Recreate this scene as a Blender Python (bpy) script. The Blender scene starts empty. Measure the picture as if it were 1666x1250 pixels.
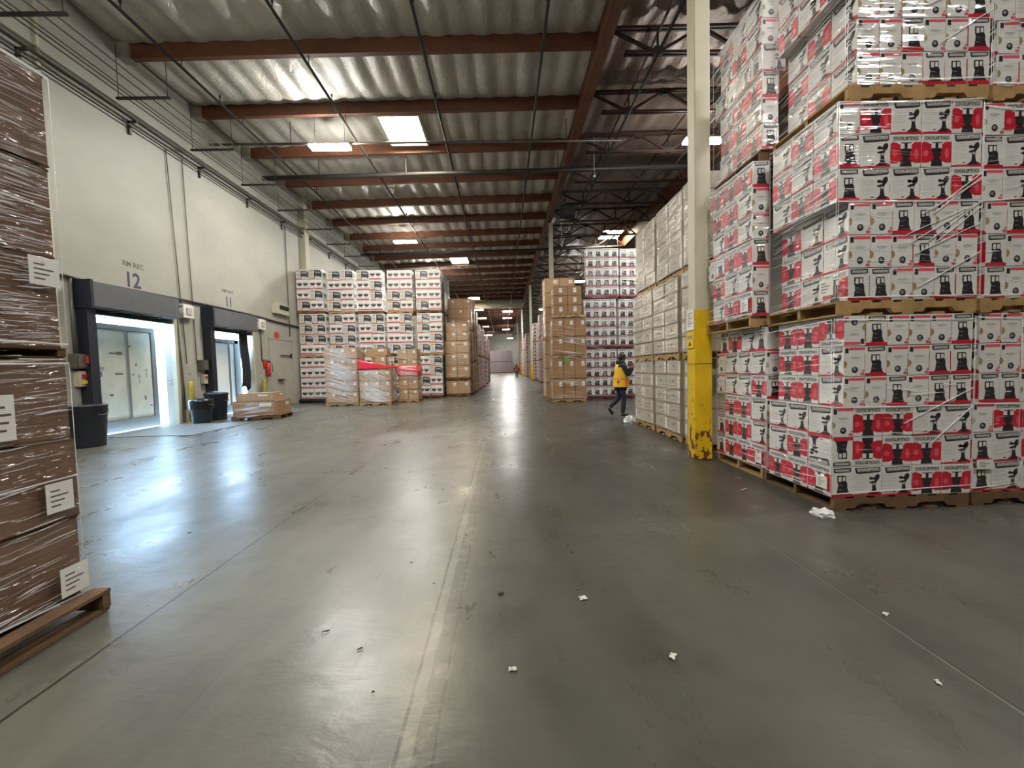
import bpy, bmesh, math, random
from mathutils import Vector, Matrix, Euler

SC = bpy.context.scene
COL = SC.collection
rnd = random.Random(7)
PI = math.pi

# ------------------------------------------------------------------ camera, world, exposure
cam_d = bpy.data.cameras.new('camera')
cam_d.sensor_width = 36.0
cam_d.lens = 640.0 * 36.0 / 1666.0
cam_d.clip_end = 400
cam = bpy.data.objects.new('camera', cam_d)
COL.objects.link(cam)
RIGHT = Vector((0.9994, -0.0234, -0.0251))
FWD = Vector((0.0223, 0.9988, -0.0437))
RIGHT = (RIGHT - FWD * RIGHT.dot(FWD) / FWD.length_squared).normalized()
FWD.normalize()
UP = RIGHT.cross(FWD)
cam.matrix_world = Matrix(((RIGHT.x, UP.x, -FWD.x, 0), (RIGHT.y, UP.y, -FWD.y, 0), (RIGHT.z, UP.z, -FWD.z, 1.45), (0, 0, 0, 1)))
SC.camera = cam

world = bpy.data.worlds.new('world')
SC.world = world
world.use_nodes = True
wb = world.node_tree.nodes['Background']
wb.inputs['Color'].default_value = (0.44, 0.69, 1.0, 1)
wb.inputs['Strength'].default_value = 36.0

SC.view_settings.view_transform = 'Standard'
SC.view_settings.look = 'None'
SC.view_settings.gamma = 1.0
SC.view_settings.exposure = 1.2
SC.view_settings.use_curve_mapping = False
SC.cycles.use_denoising = True
SC.cycles.max_bounces = 8
SC.cycles.diffuse_bounces = 4
SC.cycles.glossy_bounces = 4
SC.cycles.transparent_max_bounces = 16
SC.cycles.sample_clamp_indirect = 6.0
LED_STRENGTH = 170.0
SKYLIGHT_STRENGTH = 34.0

# ------------------------------------------------------------------ materials
def lin(h):
    h = h.lstrip('#')
    o = []
    for i in (0, 2, 4):
        c = int(h[i:i + 2], 16) / 255
        o.append(c / 12.92 if c <= .04045 else ((c + .055) / 1.055) ** 2.4)
    return (*o, 1)

class NT:
    def __init__(s, m):
        s.t = m.node_tree
        s.n = s.t.nodes
    def add(s, typ, **kw):
        n = s.n.new(typ)
        for k, v in kw.items():
            if k in n.inputs.keys() if not isinstance(k, int) else True:
                n.inputs[k].default_value = v
            else:
                setattr(n, k, v)
        return n
    def link(s, a, b):
        s.t.links.new(a, b)
    def pos(s, scale=(1, 1, 1), obj=False):
        if obj:
            g = s.n.new('ShaderNodeTexCoord'); o = g.outputs['Object']
        else:
            g = s.n.new('ShaderNodeNewGeometry'); o = g.outputs['Position']
        m = s.n.new('ShaderNodeMapping')
        m.inputs['Scale'].default_value = scale
        s.link(o, m.inputs['Vector'])
        return m.outputs['Vector']
    def noise(s, vec, scale=1, detail=3, rough=.55, dist=0):
        n = s.n.new('ShaderNodeTexNoise')
        n.inputs['Scale'].default_value = scale
        n.inputs['Detail'].default_value = detail
        n.inputs['Roughness'].default_value = rough
        n.inputs['Distortion'].default_value = dist
        s.link(vec, n.inputs['Vector'])
        return n.outputs['Fac']
    def ramp(s, fac, stops):
        r = s.n.new('ShaderNodeValToRGB')
        e = r.color_ramp.elements
        e[0].position, e[0].color = stops[0]
        e[1].position, e[1].color = stops[-1]
        for p, c in stops[1:-1]:
            x = e.new(p); x.color = c
        s.link(fac, r.inputs['Fac'])
        return r.outputs['Color']
    def math(s, op, a, b=None, clamp=False):
        n = s.n.new('ShaderNodeMath'); n.operation = op; n.use_clamp = clamp
        for i, v in enumerate((a, b)):
            if v is None: continue
            if isinstance(v, (int, float)): n.inputs[i].default_value = v
            else: s.link(v, n.inputs[i])
        return n.outputs[0]
    def mix(s, fac, a, b):
        n = s.n.new('ShaderNodeMix'); n.data_type = 'RGBA'
        for sock, v in ((n.inputs[0], fac), (n.inputs[6], a), (n.inputs[7], b)):
            if isinstance(v, (int, float)): sock.default_value = v
            elif isinstance(v, tuple): sock.default_value = v
            else: s.link(v, sock)
        return n.outputs[2]
    def bump(s, h, strength=.3, dist=.01):
        b = s.n.new('ShaderNodeBump')
        b.inputs['Strength'].default_value = strength
        b.inputs['Distance'].default_value = dist
        s.link(h, b.inputs['Height'])
        return b.outputs['Normal']

def newmat(name):
    m = bpy.data.materials.new(name)
    m.use_nodes = True
    t = NT(m)
    return m, t, t.n['Principled BSDF']

def mat(name, col, rough=.55, metal=0.0, var=0.0, vscale=4.0, bump=0.0, bscale=40.0, film=0.0, fdir=(.9, .9, 15.0), frough=.10, fstr=1.0, obj=False, spec=.5):
    m, t, p = newmat(name)
    c = lin(col) if isinstance(col, str) else col
    p.inputs['Base Color'].default_value = c
    p.inputs['Roughness'].default_value = rough
    p.inputs['Metallic'].default_value = metal
    p.inputs['Specular IOR Level'].default_value = spec
    if var:
        f = t.noise(t.pos((1, 1, 1), obj), vscale, 4, .6)
        k = t.ramp(f, [(.3, (*[x * (1 - var) for x in c[:3]], 1)), (.7, (*[min(1, x * (1 + var)) for x in c[:3]], 1))])
        t.link(k, p.inputs['Base Color'])
    if bump:
        t.link(t.bump(t.noise(t.pos((1, 1, 1), obj), bscale, 3), bump, .01), p.inputs['Normal'])
    if film:                                   # clear plastic film stretched over the card
        f = t.noise(t.pos(fdir), 1.0, 3, .5, .9)
        f2 = t.noise(t.pos((3, 3, 6)), 1.0, 3, .6)
        h = t.math('ADD', f, t.math('MULTIPLY', f2, .5))
        p.inputs['Coat Weight'].default_value = film
        p.inputs['Coat Roughness'].default_value = frough
        p.inputs['Coat IOR'].default_value = 1.55
        t.link(t.bump(h, fstr, .06), p.inputs['Coat Normal'])
    return m

def emat(name, col, strength):
    m, t, p = newmat(name)
    p.inputs['Base Color'].default_value = (.8, .8, .8, 1)
    p.inputs['Emission Color'].default_value = col
    p.inputs['Emission Strength'].default_value = strength
    return m

M = {}
M['card_white'] = mat('white_card', '#c9c8c6', .5, var=.06, film=.8)
M['band_red'] = mat('dull_red_print', '#8e4a48', .5, film=.6)
M['card_red'] = mat('red_print', '#b0122c', .45, var=.12, vscale=9, film=.8)
M['card_red_pale'] = mat('pale_red_print', '#cc4a5c', .45, film=.8)
M['card_dark'] = mat('dark_print', '#1e1c20', .45, film=.7)
M['card_grey'] = mat('grey_print', '#7d7c7c', .5, film=.7)
M['card_pale'] = mat('pale_grey_print', '#a9a8a5', .5, film=.7)
M['card_tan'] = mat('tan_print', '#8d7c55', .5, film=.7)
M['card_orange'] = mat('orange_print', '#b5622e', .5, film=.5)
M['kraft'] = mat('kraft_card', '#8d6b48', .7, var=.10, vscale=3, film=.45, fstr=.4)
M['kraft_light'] = mat('light_kraft_card', '#9d7f60', .7, var=.08, vscale=3, film=.35, fstr=.35)
M['kraft_brown'] = mat('brown_card', '#5f4532', .7, var=.16, vscale=5, film=1.0, fstr=1.0)
M['kraft_flap'] = mat('card_edge', '#513923', .8, var=.2)
M['beige'] = mat('beige_card', '#a39a8a', .65, var=.06, vscale=3, film=.6, fstr=.5)
M['tape'] = mat('brown_tape', '#7e7361', .35, var=.1)
M['label'] = mat('white_label', '#cfcdc6', .5, film=.4)
M['label_ink'] = mat('label_ink', '#4b4844', .6)
M['green_sticker'] = mat('green_sticker', '#4d9a3a', .6)
M['wood'] = mat('pallet_wood', '#96784e', .8, var=.22, vscale=7, bump=.2)
M['wood_dark'] = mat('dark_pallet_wood', '#5d452e', .85, var=.25, vscale=7, bump=.2)
M['red_pallet'] = mat('red_painted_wood', '#571a1a', .7, var=.15)
M['beam'] = mat('red_brown_beam', '#5c351e', .6, var=.25, vscale=2.2, bump=.15, bscale=14)
M['beam_cap'] = mat('pale_strip', '#8a8376', .7)
M['steel_brown'] = mat('brown_steel', '#38211a', .6, var=.2, vscale=3)
M['gusset'] = mat('dark_gusset_steel', '#28241f', .6, var=.2)
M['pipe_black'] = mat('black_pipe', '#262321', .5, var=.2)
M['pipe_grey'] = mat('grey_pipe', '#615d58', .35, metal=.4, var=.1)
M['conduit'] = mat('conduit_paint', '#5a564e', .5, metal=.2)
M['conduit_dark'] = mat('dark_conduit', '#2d2a29', .55)
M['column_white'] = mat('column_paint', '#b3ad99', .5, var=.06, vscale=3)
M['rubber'] = mat('black_rubber', '#17191d', .7)
M['door_grey'] = mat('grey_door_cover', '#55585c', .45, var=.08)
M['door_black'] = mat('dark_blue_black_steel', '#171c28', .5)
M['cream'] = mat('cream_paint', '#a9a490', .6, var=.06)
M['trailer_white'] = mat('trailer_white', '#a5a698', .4, var=.1, vscale=3)
M['trailer_lit'] = mat('lit_trailer_white', '#d6d6cf', .4)  # trailer white made brighter, the light on the doors put into the colour
M['trailer_grey'] = mat('trailer_grey_frame', '#5b5a56', .5, var=.1)
M['scuff'] = mat('scuff', '#5c584c', .7)
M['plastic_dark'] = mat('dark_blue_grey_plastic', '#20242c', .5, var=.1)
M['bag'] = mat('bin_bag', '#0e0f12', .3, bump=.6, bscale=14)
M['yellow'] = mat('yellow_paint', '#c9a400', .45, var=.06)
M['yellow_dirty'] = mat('dirty_yellow_paint', '#9a872f', .6, var=.3, vscale=8)
M['yellow_sign'] = mat('yellow_sign', '#d6b21c', .4)
M['red_paint'] = mat('red_paint', '#a5302b', .4)
M['green_sign'] = mat('green_sign', '#8fae6a', .5)
M['lamp_housing'] = mat('lamp_housing', '#b9b6ae', .5)
M['led'] = emat('led_diffuser', (1.0, .98, .93, 1), LED_STRENGTH)
M['skylight'] = emat('skylight_dome', (1.0, .88, .66, 1), SKYLIGHT_STRENGTH)
M['red_film'] = mat('red_film', '#cf3040', .25, var=.12, vscale=5)
M['ink'] = mat('wall_lettering', '#3a3952', .7)
M['ink_faint'] = mat('faint_wall_lettering', '#5f5d58', .8)
M['paper'] = mat('paper_scrap', '#a3a199', .7)
M['debris'] = mat('dark_debris', '#191816', .8)
M['dark_load'] = mat('dark_wrapped_side', '#57544d', .55, var=.12, vscale=2, film=.6, fstr=.6)
M['pink_load'] = mat('pale_pink_load', '#a08f93', .55, var=.12, vscale=2, film=.5)
M['white_load'] = mat('pale_white_load', '#b0aba8', .55, var=.12, vscale=2, film=.5)

def film_material():
    m, t, p = newmat('stretch_film')
    p.inputs['Base Color'].default_value = (.82, .83, .84, 1)
    p.inputs['Roughness'].default_value = .14
    p.inputs['Specular IOR Level'].default_value = .9
    p.inputs['Alpha'].default_value = .5
    return m
M['film'] = film_material()

def floor_material():
    m, t, p = newmat('polished_concrete')
    P = t.pos()
    big = t.noise(P, .33, 5, .6)
    st = t.noise(t.pos((1.6, .35, 1)), 1.0, 6, .65, .4)       # tyre-dragged streaks along the aisle
    fine = t.noise(P, 7, 6, .7)
    base = t.ramp(big, [(.28, lin('#46463f')), (.5, lin('#5b5b53')), (.74, lin('#6b6a60'))])
    c = t.mix(t.math('MULTIPLY', t.ramp(st, [(.45, (0, 0, 0, 1)), (.75, (1, 1, 1, 1))]), .65), base, lin('#2f2e2b'))
    c = t.mix(t.math('MULTIPLY', fine, .28), c, lin('#6c6b61'))
    blot = t.ramp(t.noise(t.pos((1, 1, 1)), 1.7, 4, .6), [(.50, (0, 0, 0, 1)), (.82, (1, 1, 1, 1))])
    c = t.mix(t.math('MULTIPLY', blot, .55), c, lin('#262522'))
    pale = t.ramp(t.noise(t.pos((1.3, 1.9, 1)), 2.6, 2, .5), [(.58, (0, 0, 0, 1)), (.82, (1, 1, 1, 1))])
    c = t.mix(t.math('MULTIPLY', pale, .3), c, lin('#6b6a60'))
    g = t.n.new('ShaderNodeNewGeometry')
    sx = t.n.new('ShaderNodeSeparateXYZ'); t.link(g.outputs['Position'], sx.inputs[0])
    X, Y = sx.outputs[0], sx.outputs[1]
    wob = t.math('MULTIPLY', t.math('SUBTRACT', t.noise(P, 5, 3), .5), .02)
    slab = t.math('GREATER_THAN', t.math('ADD', X, wob), -.38)   # the aisle slab is darker than the dock slab
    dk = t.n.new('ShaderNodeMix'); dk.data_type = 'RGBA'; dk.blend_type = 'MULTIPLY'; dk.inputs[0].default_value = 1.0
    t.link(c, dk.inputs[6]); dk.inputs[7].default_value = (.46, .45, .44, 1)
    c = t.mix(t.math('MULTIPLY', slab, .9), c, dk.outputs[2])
    def line(coord, at, w, col, amt):
        nonlocal c
        d = t.math('ABSOLUTE', t.math('SUBTRACT', t.math('ADD', coord, wob), at))
        k = t.math('LESS_THAN', d, w)
        c = t.mix(t.math('MULTIPLY', k, amt), c, lin(col))
    line(X, -2.17, .009, '#1f1e1b', .85)
    line(X, -.44, .008, '#1f1e1b', .8)
    line(X, -.30, .006, '#23211e', .7)
    line(X, 2.06, .005, '#7d786a', .35)
    line(X, 2.075, .005, '#22211e', .7)
    line(Y, 5.66, .009, '#1f1e1b', .8)
    line(Y, 8.62, .010, '#77746a', .6)
    line(Y, 14.6, .010, '#1f1e1b', .7)
    chip = t.math('MULTIPLY', t.math('LESS_THAN', t.math('ABSOLUTE', t.math('SUBTRACT', X, -.37)), .085), t.ramp(t.noise(P, 9, 4, .7), [(.52, (0, 0, 0, 1)), (.66, (1, 1, 1, 1))]))
    c = t.mix(t.math('MULTIPLY', chip, .3), c, lin('#8a8472'))
    scr = t.ramp(t.noise(t.pos((9, .6, 1)), 2.0, 3, .7), [(.62, (0, 0, 0, 1)), (.80, (1, 1, 1, 1))])
    c = t.mix(t.math('MULTIPLY', scr, .5), c, lin('#24231f'))
    t.link(c, p.inputs['Base Color'])
    r = t.ramp(t.noise(t.pos((1.2, .7, 1)), 1.4, 5, .65), [(.3, (.23, .23, .23, 1)), (.7, (.42, .42, .42, 1))])
    t.link(r, p.inputs['Roughness'])
    p.inputs['Specular IOR Level'].default_value = .5
    t.link(t.bump(t.math('ADD', t.noise(t.pos((1.6, 3.2, 1)), 1.5, 5, .62, .5), t.math('MULTIPLY', t.noise(P, 14, 3), .12)), .13, .03), p.inputs['Normal'])
    return m

def wall_material():
    m, t, p = newmat('painted_concrete_wall')
    P = t.pos((1, .6, 1))
    c = t.ramp(t.noise(P, .6, 5, .6), [(.3, lin('#8d8b83')), (.7, lin('#9f9d94'))])
    sc = t.ramp(t.noise(t.pos((1, .8, 3)), 1.1, 5, .7), [(.62, (0, 0, 0, 1)), (.74, (1, 1, 1, 1))])
    c = t.mix(t.math('MULTIPLY', sc, .22), c, lin('#716f66'))
    g = t.n.new('ShaderNodeNewGeometry')
    sx = t.n.new('ShaderNodeSeparateXYZ'); t.link(g.outputs['Position'], sx.inputs[0])
    low = t.math('MULTIPLY', t.math('LESS_THAN', sx.outputs[2], 1.6), t.ramp(t.noise(t.pos((1, 5, 6)), 1.5, 4, .7), [(.58, (0, 0, 0, 1)), (.66, (1, 1, 1, 1))]))
    c = t.mix(t.math('MULTIPLY', low, .5), c, lin('#5a5648'))
    t.link(c, p.inputs['Base Color'])
    p.inputs['Roughness'].default_value = .6
    t.link(t.bump(t.noise(P, 3, 5), .08, .02), p.inputs['Normal'])
    return m

def foil_material(name, a, b):
    m, t, p = newmat(name)
    P = t.pos()
    c = t.ramp(t.noise(P, .8, 5, .6), [(.3, lin(a)), (.7, lin(b))])
    t.link(c, p.inputs['Base Color'])
    p.inputs['Metallic'].default_value = .25
    p.inputs['Roughness'].default_value = .42
    n = t.math('ADD', t.noise(t.pos((5, 1.3, 1)), 1.0, 5, .65, 1.2), t.noise(P, 3.5, 4, .6, 1.5))
    t.link(t.bump(n, .55, .06), p.inputs['Normal'])
    return m

def guard_material():
    m, t, p = newmat('chipped_yellow_guard')
    g = t.n.new('ShaderNodeNewGeometry')
    sx = t.n.new('ShaderNodeSeparateXYZ'); t.link(g.outputs['Position'], sx.inputs[0])
    f = t.noise(t.pos((1, 1, .6)), 11, 4, .65)
    hgt = t.math('MULTIPLY', t.math('SUBTRACT', .75, sx.outputs[2]), .16)
    k = t.ramp(t.math('ADD', f, t.math('MAXIMUM', hgt, -.06)), [(.60, (0, 0, 0, 1)), (.64, (1, 1, 1, 1))])
    base = t.ramp(t.noise(t.pos(), 3, 3), [(.3, lin('#bd9800')), (.7, lin('#d4b008'))])
    t.link(t.mix(k, base, lin('#5b3620')), p.inputs['Base Color'])
    p.inputs['Roughness'].default_value = .45
    return m
M['floor'] = floor_material()
M['wall'] = wall_material()
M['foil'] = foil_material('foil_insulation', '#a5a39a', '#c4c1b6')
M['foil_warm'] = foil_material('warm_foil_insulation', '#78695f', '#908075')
M['guard'] = guard_material()
M['ground'] = mat('yard_concrete', '#a8a49a', .8)

# ------------------------------------------------------------------ mesh helpers
class MB:
    def __init__(s):
        s.v, s.f, s.m, s.mats = [], [], [], []
    def mi(s, m):
        if m not in s.mats: s.mats.append(m)
        return s.mats.index(m)
    def poly(s, pts, m):
        b = len(s.v); s.v += [tuple(p) for p in pts]
        s.f.append(tuple(range(b, b + len(pts)))); s.m.append(s.mi(m))
    def faces(s, pts, fs, m):
        b = len(s.v); s.v += [tuple(p) for p in pts]; k = s.mi(m)
        for f in fs:
            s.f.append(tuple(b + i for i in f)); s.m.append(k)
    def box(s, x0, x1, y0, y1, z0, z1, m, bev=0.0):
        if bev <= 0:
            P = [(x, y, z) for z in (z0, z1) for y in (y0, y1) for x in (x0, x1)]
            s.faces(P, [(0, 2, 3, 1), (4, 5, 7, 6), (0, 1, 5, 4), (2, 6, 7, 3), (0, 4, 6, 2), (1, 3, 7, 5)], m)
        else:
            bm = bmesh.new()
            bmesh.ops.create_cube(bm, size=1)
            for v in bm.verts:
                v.co = Vector(((x0 + x1) / 2 + v.co.x * (x1 - x0), (y0 + y1) / 2 + v.co.y * (y1 - y0), (z0 + z1) / 2 + v.co.z * (z1 - z0)))
            bmesh.ops.bevel(bm, geom=list(bm.edges), offset=bev, segments=2, affect='EDGES')
            s.add_bm(bm, m)
    def add_bm(s, bm, m, mtx=None):
        bm.verts.index_update()
        P = [(mtx @ v.co if mtx else v.co)[:] for v in bm.verts]
        s.faces(P, [tuple(v.index for v in f.verts) for f in bm.faces], m)
        bm.free()
    def bar(s, a, b, w, h, m, up=(0, 0, 1)):
        a, b = Vector(a), Vector(b); d = (b - a).normalized(); up = Vector(up)
        if abs(d.dot(up)) > .99: up = Vector((1, 0, 0))
        r = d.cross(up).normalized(); u = r.cross(d)
        P = [p + r * (sx * w / 2) + u * (sz * h / 2) for p in (a, b) for sz in (-1, 1) for sx in (-1, 1)]
        s.faces(P, [(0, 2, 3, 1), (4, 5, 7, 6), (0, 1, 5, 4), (2, 6, 7, 3), (0, 4, 6, 2), (1, 3, 7, 5)], m)
    def tube(s, pts, r, m, n=8, caps=True):
        pts = [Vector(p) for p in pts]; rings = []
        k = len(pts)
        ref = None
        for i, p in enumerate(pts):
            d = (pts[min(i + 1, k - 1)] - pts[max(i - 1, 0)]).normalized()
            if ref is None:
                ref = Vector((0, 0, 1)) if abs(d.z) < .9 else Vector((1, 0, 0))
            u = (ref - d * ref.dot(d)).normalized(); ref = u; w = d.cross(u)
            rr = r[i] if isinstance(r, (list, tuple)) else r
            rings.append([p + (u * math.cos(a) + w * math.sin(a)) * rr for a in [2 * PI * j / n for j in range(n)]])
        P = [q for ring in rings for q in ring]
        F = [(i * n + j, i * n + (j + 1) % n, (i + 1) * n + (j + 1) % n, (i + 1) * n + j) for i in range(k - 1) for j in range(n)]
        if caps:
            F += [tuple(reversed(range(n))), tuple(range((k - 1) * n, k * n))]
        s.faces(P, F, m)
    def lathe(s, c, prof, m, n=24, cap0=True, cap1=False):
        P = [(c[0] + r * math.cos(2 * PI * j / n), c[1] + r * math.sin(2 * PI * j / n), c[2] + z) for r, z in prof for j in range(n)]
        k = len(prof)
        F = [(i * n + j, i * n + (j + 1) % n, (i + 1) * n + (j + 1) % n, (i + 1) * n + j) for i in range(k - 1) for j in range(n)]
        if cap0: F.append(tuple(reversed(range(n))))
        if cap1: F.append(tuple(range((k - 1) * n, k * n)))
        s.faces(P, F, m)
    def mesh(s, name, smooth=False):
        me = bpy.data.meshes.new(name)
        me.from_pydata(s.v, [], s.f)
        for m in s.mats: me.materials.append(m)
        me.polygons.foreach_set('material_index', s.m)
        if smooth: me.polygons.foreach_set('use_smooth', [True] * len(s.f))
        me.update()
        return me
    def build(s, name, parent=None, smooth=False, loc=None):
        o = bpy.data.objects.new(name, s.mesh(name, smooth))
        COL.objects.link(o)
        if parent is not None: o.parent = parent
        if loc is not None: o.location = loc
        return o

def tag(o, label=None, cat=None, group=None, kind=None):
    if label: o['label'] = label
    if cat: o['category'] = cat
    if group: o['group'] = group
    if kind: o['kind'] = kind
    return o

def empty(name, loc=(0, 0, 0), rz=0.0):
    o = bpy.data.objects.new(name, None)
    o.empty_display_size = .1
    COL.objects.link(o)
    o.location = loc; o.rotation_euler = (0, 0, rz)
    return o

def dup(root):
    r = root.copy(); COL.objects.link(r)
    for ch in list(root.children):
        c = ch.copy(); COL.objects.link(c); c.parent = r
        for g in list(ch.children):
            d = g.copy(); COL.objects.link(d); d.parent = c
    return r

_txt = {}
def text_polys(body):
    if body in _txt: return _txt[body]
    cu = bpy.data.curves.new('lettering', 'FONT')
    cu.body = body; cu.resolution_u = 2; cu.offset = .022
    o = bpy.data.objects.new('lettering', cu)
    COL.objects.link(o)
    dg = bpy.context.evaluated_depsgraph_get()
    me = o.evaluated_get(dg).to_mesh()
    V = [(v.co.x, v.co.y) for v in me.vertices]; F = [tuple(p.vertices) for p in me.polygons]
    o.evaluated_get(dg).to_mesh_clear()
    bpy.data.objects.remove(o); bpy.data.curves.remove(cu)
    x0, x1 = min(v[0] for v in V), max(v[0] for v in V); y0, y1 = min(v[1] for v in V), max(v[1] for v in V)
    V = [((a - x0) / (x1 - x0), (b - y0) / (y1 - y0)) for a, b in V]
    _txt[body] = (V, F)
    return _txt[body]

class Face:
    """A flat side to print on: origin (lower corner), u and v unit directions, n outward, w and h in metres; coordinates 0..1."""
    def __init__(s, mb, o, u, v, n, w, h, lift=.0008):
        s.mb, s.o, s.u, s.v, s.n, s.w, s.h, s.l = mb, Vector(o), Vector(u), Vector(v), Vector(n), w, h, lift
    def P(s, a, b, k):
        return s.o + s.u * (a * s.w) + s.v * (b * s.h) + s.n * (s.l * k)
    def poly(s, pts, m, k=1):
        s.mb.poly([s.P(a, b, k) for a, b in pts], M[m] if isinstance(m, str) else m)
    def rect(s, a0, b0, a1, b1, m, k=1):
        s.poly([(a0, b0), (a1, b0), (a1, b1), (a0, b1)], m, k)
    def ell(s, a, b, ra, rb, m, k=1, n=14, t0=0, t1=2 * PI, rot=0):
        pts = []
        for i in range(n):
            t = t0 + (t1 - t0) * i / (n if t1 - t0 > 6.2 else n - 1)
            x, y = ra * s.w * math.cos(t), rb * s.h * math.sin(t)
            pts.append((a + (x * math.cos(rot) - y * math.sin(rot)) / s.w, b + (x * math.sin(rot) + y * math.cos(rot)) / s.h))
        s.poly(pts, m, k)
    def text(s, body, a0, b0, a1, b1, m, k=2, slope=0.0):
        V, F = text_polys(body)
        s.mb.faces([s.P(a0 + x * (a1 - a0), b0 + y * (b1 - b0) + slope * x, k) for x, y in V], F, M[m])

# ------------------------------------------------------------------ the building shell
WX = -9.75
def ceil_z(x):
    return 10.12 + .018 * (x - WX) if x < 2.9 else 10.58 + .018 * (x - 2.9)

b = MB(); b.box(WX - .2, 20, -9, 106, -.2, 0, M['floor']); tag(b.build('floor'), kind='structure')
b = MB(); b.box(-40, WX - .2, -9, 40, -1.4, -1.2, M['ground']); tag(b.build('ground'), kind='structure')

D12 = (9.50, 11.86, 3.06)
D11 = (13.30, 15.50, 3.02)
b = MB()
segs = [(-9, D12[0], 0, 12), (D12[0], D12[1], D12[2], 12), (D12[1], D11[0], 0, 12), (D11[0], D11[1], D11[2], 12), (D11[1], 106, 0, 12)]
for y0, y1, z0, z1 in segs:
    b.box(WX - .2, WX, y0, y1, z0, z1, M['wall'])
tag(b.build('wall_west'), kind='structure')
b = MB(); b.box(WX, 20, 104.8, 105, 0, 12, M['wall']); tag(b.build('wall_north'), kind='structure')
b = MB(); b.box(WX, 20, -9, -8.8, 0, 12, M['wall']); tag(b.build('wall_south'), kind='structure')
b = MB(); b.box(19.8, 20, -9, 105, 0, 12, M['wall']); tag(b.build('wall_east'), kind='structure')
# a darker painted band of pilaster and panel joints on the dock wall
for k, y in enumerate((8.9, 19.75, 30.5)):
    b = MB(); b.box(WX, WX + .05, y - .03, y + .03, 0, 10.1, M['cream'])
    if k == 1: b.box(WX, WX + .22, y + .05, y + .45, 0, 10.1, M['cream'])
    tag(b.build('trim_%d' % (k + 1)), kind='structure')

def ceiling(name, x0, x1, y0, y1, dx, ystops, m):
    nx = int(round((x1 - x0) / dx))
    V, F = [], []
    for y in ystops:
        for i in range(nx + 1):
            x = x0 + (x1 - x0) * i / nx
            ph = (x - x0) / .61
            sag = abs(math.sin(PI * ph)) ** .8
            k = (y - 10.85) / 2.43
            bay = abs(math.sin(PI * k)) ** .5 if y < 60 else .6
            a = .5 + .5 * math.sin(3.1 * math.floor(ph) + 1.7 * math.floor(k))
            V.append((x, y, ceil_z(x) - .02 - sag * (.10 + .10 * a) * (.12 + .88 * bay)))
    n = nx + 1
    for j in range(len(ystops) - 1):
        for i in range(nx):
            F.append((j * n + i, (j + 1) * n + i, (j + 1) * n + i + 1, j * n + i + 1))
    mb = MB(); mb.faces(V, F, m)
    return tag(mb.build(name, smooth=True), kind='structure')
ys = [-9 + .405 * i for i in range(160)]
ys = [y for y in ys if y < 55] + [60, 70, 80, 90, 105]
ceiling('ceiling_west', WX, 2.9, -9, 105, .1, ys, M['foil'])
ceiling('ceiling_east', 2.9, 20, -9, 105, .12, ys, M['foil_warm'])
b = MB(); b.box(WX - .2, 20, -9, 105, 11.2, 11.3, M['cream']); tag(b.build('roof'), kind='structure')

# purlins across the dock bay
for k in range(-7, 39):
    y = 10.85 + 2.43 * k
    if y > 103: break
    b = MB()
    z0, z1 = 9.70, 9.92
    x0, x1 = WX, 2.72
    P = [(x, yy, z) for x, zz in ((x0, z0), (x1, z1)) for yy in (y - .045, y + .09) for z in (zz, zz + .40)]
    b.faces(P, [(0, 1, 3, 2), (4, 6, 7, 5), (0, 4, 5, 1), (2, 3, 7, 6), (0, 2, 6, 4), (1, 5, 7, 3)], M['beam'])
    b.box(x0, x0 + .3, y - .12, y + .16, z0 - .02, z0 + .42, M['beam_cap']) if k % 1 == 0 else None
    tag(b.build('beam'), kind='structure')
# glulam girder over the column line, and the one beyond it
for gx, zb in ((2.85, 9.62), (8.8, 9.65)):
    b = MB(); b.box(gx - .13, gx + .13, -9, 104.8, zb, 10.46, M['beam'], .01)
    b.box(gx + .13, gx + .17, -9, 104.8, 10.2, 10.26, M['beam_cap'])
    tag(b.build('beam'), kind='structure')

# open-web roof trusses of the storage bay
def truss_mesh():
    t = MB()
    zt0, zt1, zb = 10.28, 10.40, 9.67
    for dy in (-.05, .05):
        t.bar((3.0, dy, zt0), (8.7, dy, zt1), .05, .07, M['steel_brown'])
        t.bar((3.44, dy, zb), (8.66, dy, zb), .05, .07, M['steel_brown'])
    bot = [4.33, 6.67]
    top = [3.05, 5.5, 7.84]
    Z = lambda x: zt0 + (zt1 - zt0) * (x - 3) / 5.7
    for i, x in enumerate(bot):
        t.bar((top[i], 0, Z(top[i])), (x, 0, zb), .07, .07, M['steel_brown'])
        t.bar((x, 0, zb), (top[i + 1], 0, Z(top[i + 1])), .07, .07, M['steel_brown'])
        t.bar((x, 0, zb), (x, 0, Z(x)), .045, .045, M['steel_brown'])
    t.bar((7.84, 0, Z(7.84)), (8.66, 0, zb), .06, .06, M['steel_brown'])
    t.bar((8.2, 0, zb), (8.2, 0, Z(8.2)), .04, .04, M['steel_brown'])
    for x, z in [(4.33, zb + .05), (6.67, zb + .05), (5.5, Z(5.5) - .04), (7.84, Z(7.84) - .04)]:
        t.faces([(x + .19 * math.cos(a), sy, z + .12 * math.sin(a)) for sy in (-.055, .055) for a in [PI / 3 * j for j in range(6)]],
                [tuple(range(6)), tuple(range(11, 5, -1))] + [(j, (j + 1) % 6, 6 + (j + 1) % 6, 6 + j) for j in range(6)], M['gusset'])
    return t.mesh('roof_truss')
tm = truss_mesh()
for k in range(-5, 22):
    o = bpy.data.objects.new('roof_truss', tm); COL.objects.link(o)
    o.location = (0, 10.72 + 2.41 * k, 0); tag(o, kind='structure')
b = MB()
b.bar((4.33, -8, 10.16), (4.33, 60, 10.16), .05, .05, M['steel_brown'])
b.bar((6.67, -8, 10.2), (6.67, 60, 10.2), .05, .05, M['steel_brown'])
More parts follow.
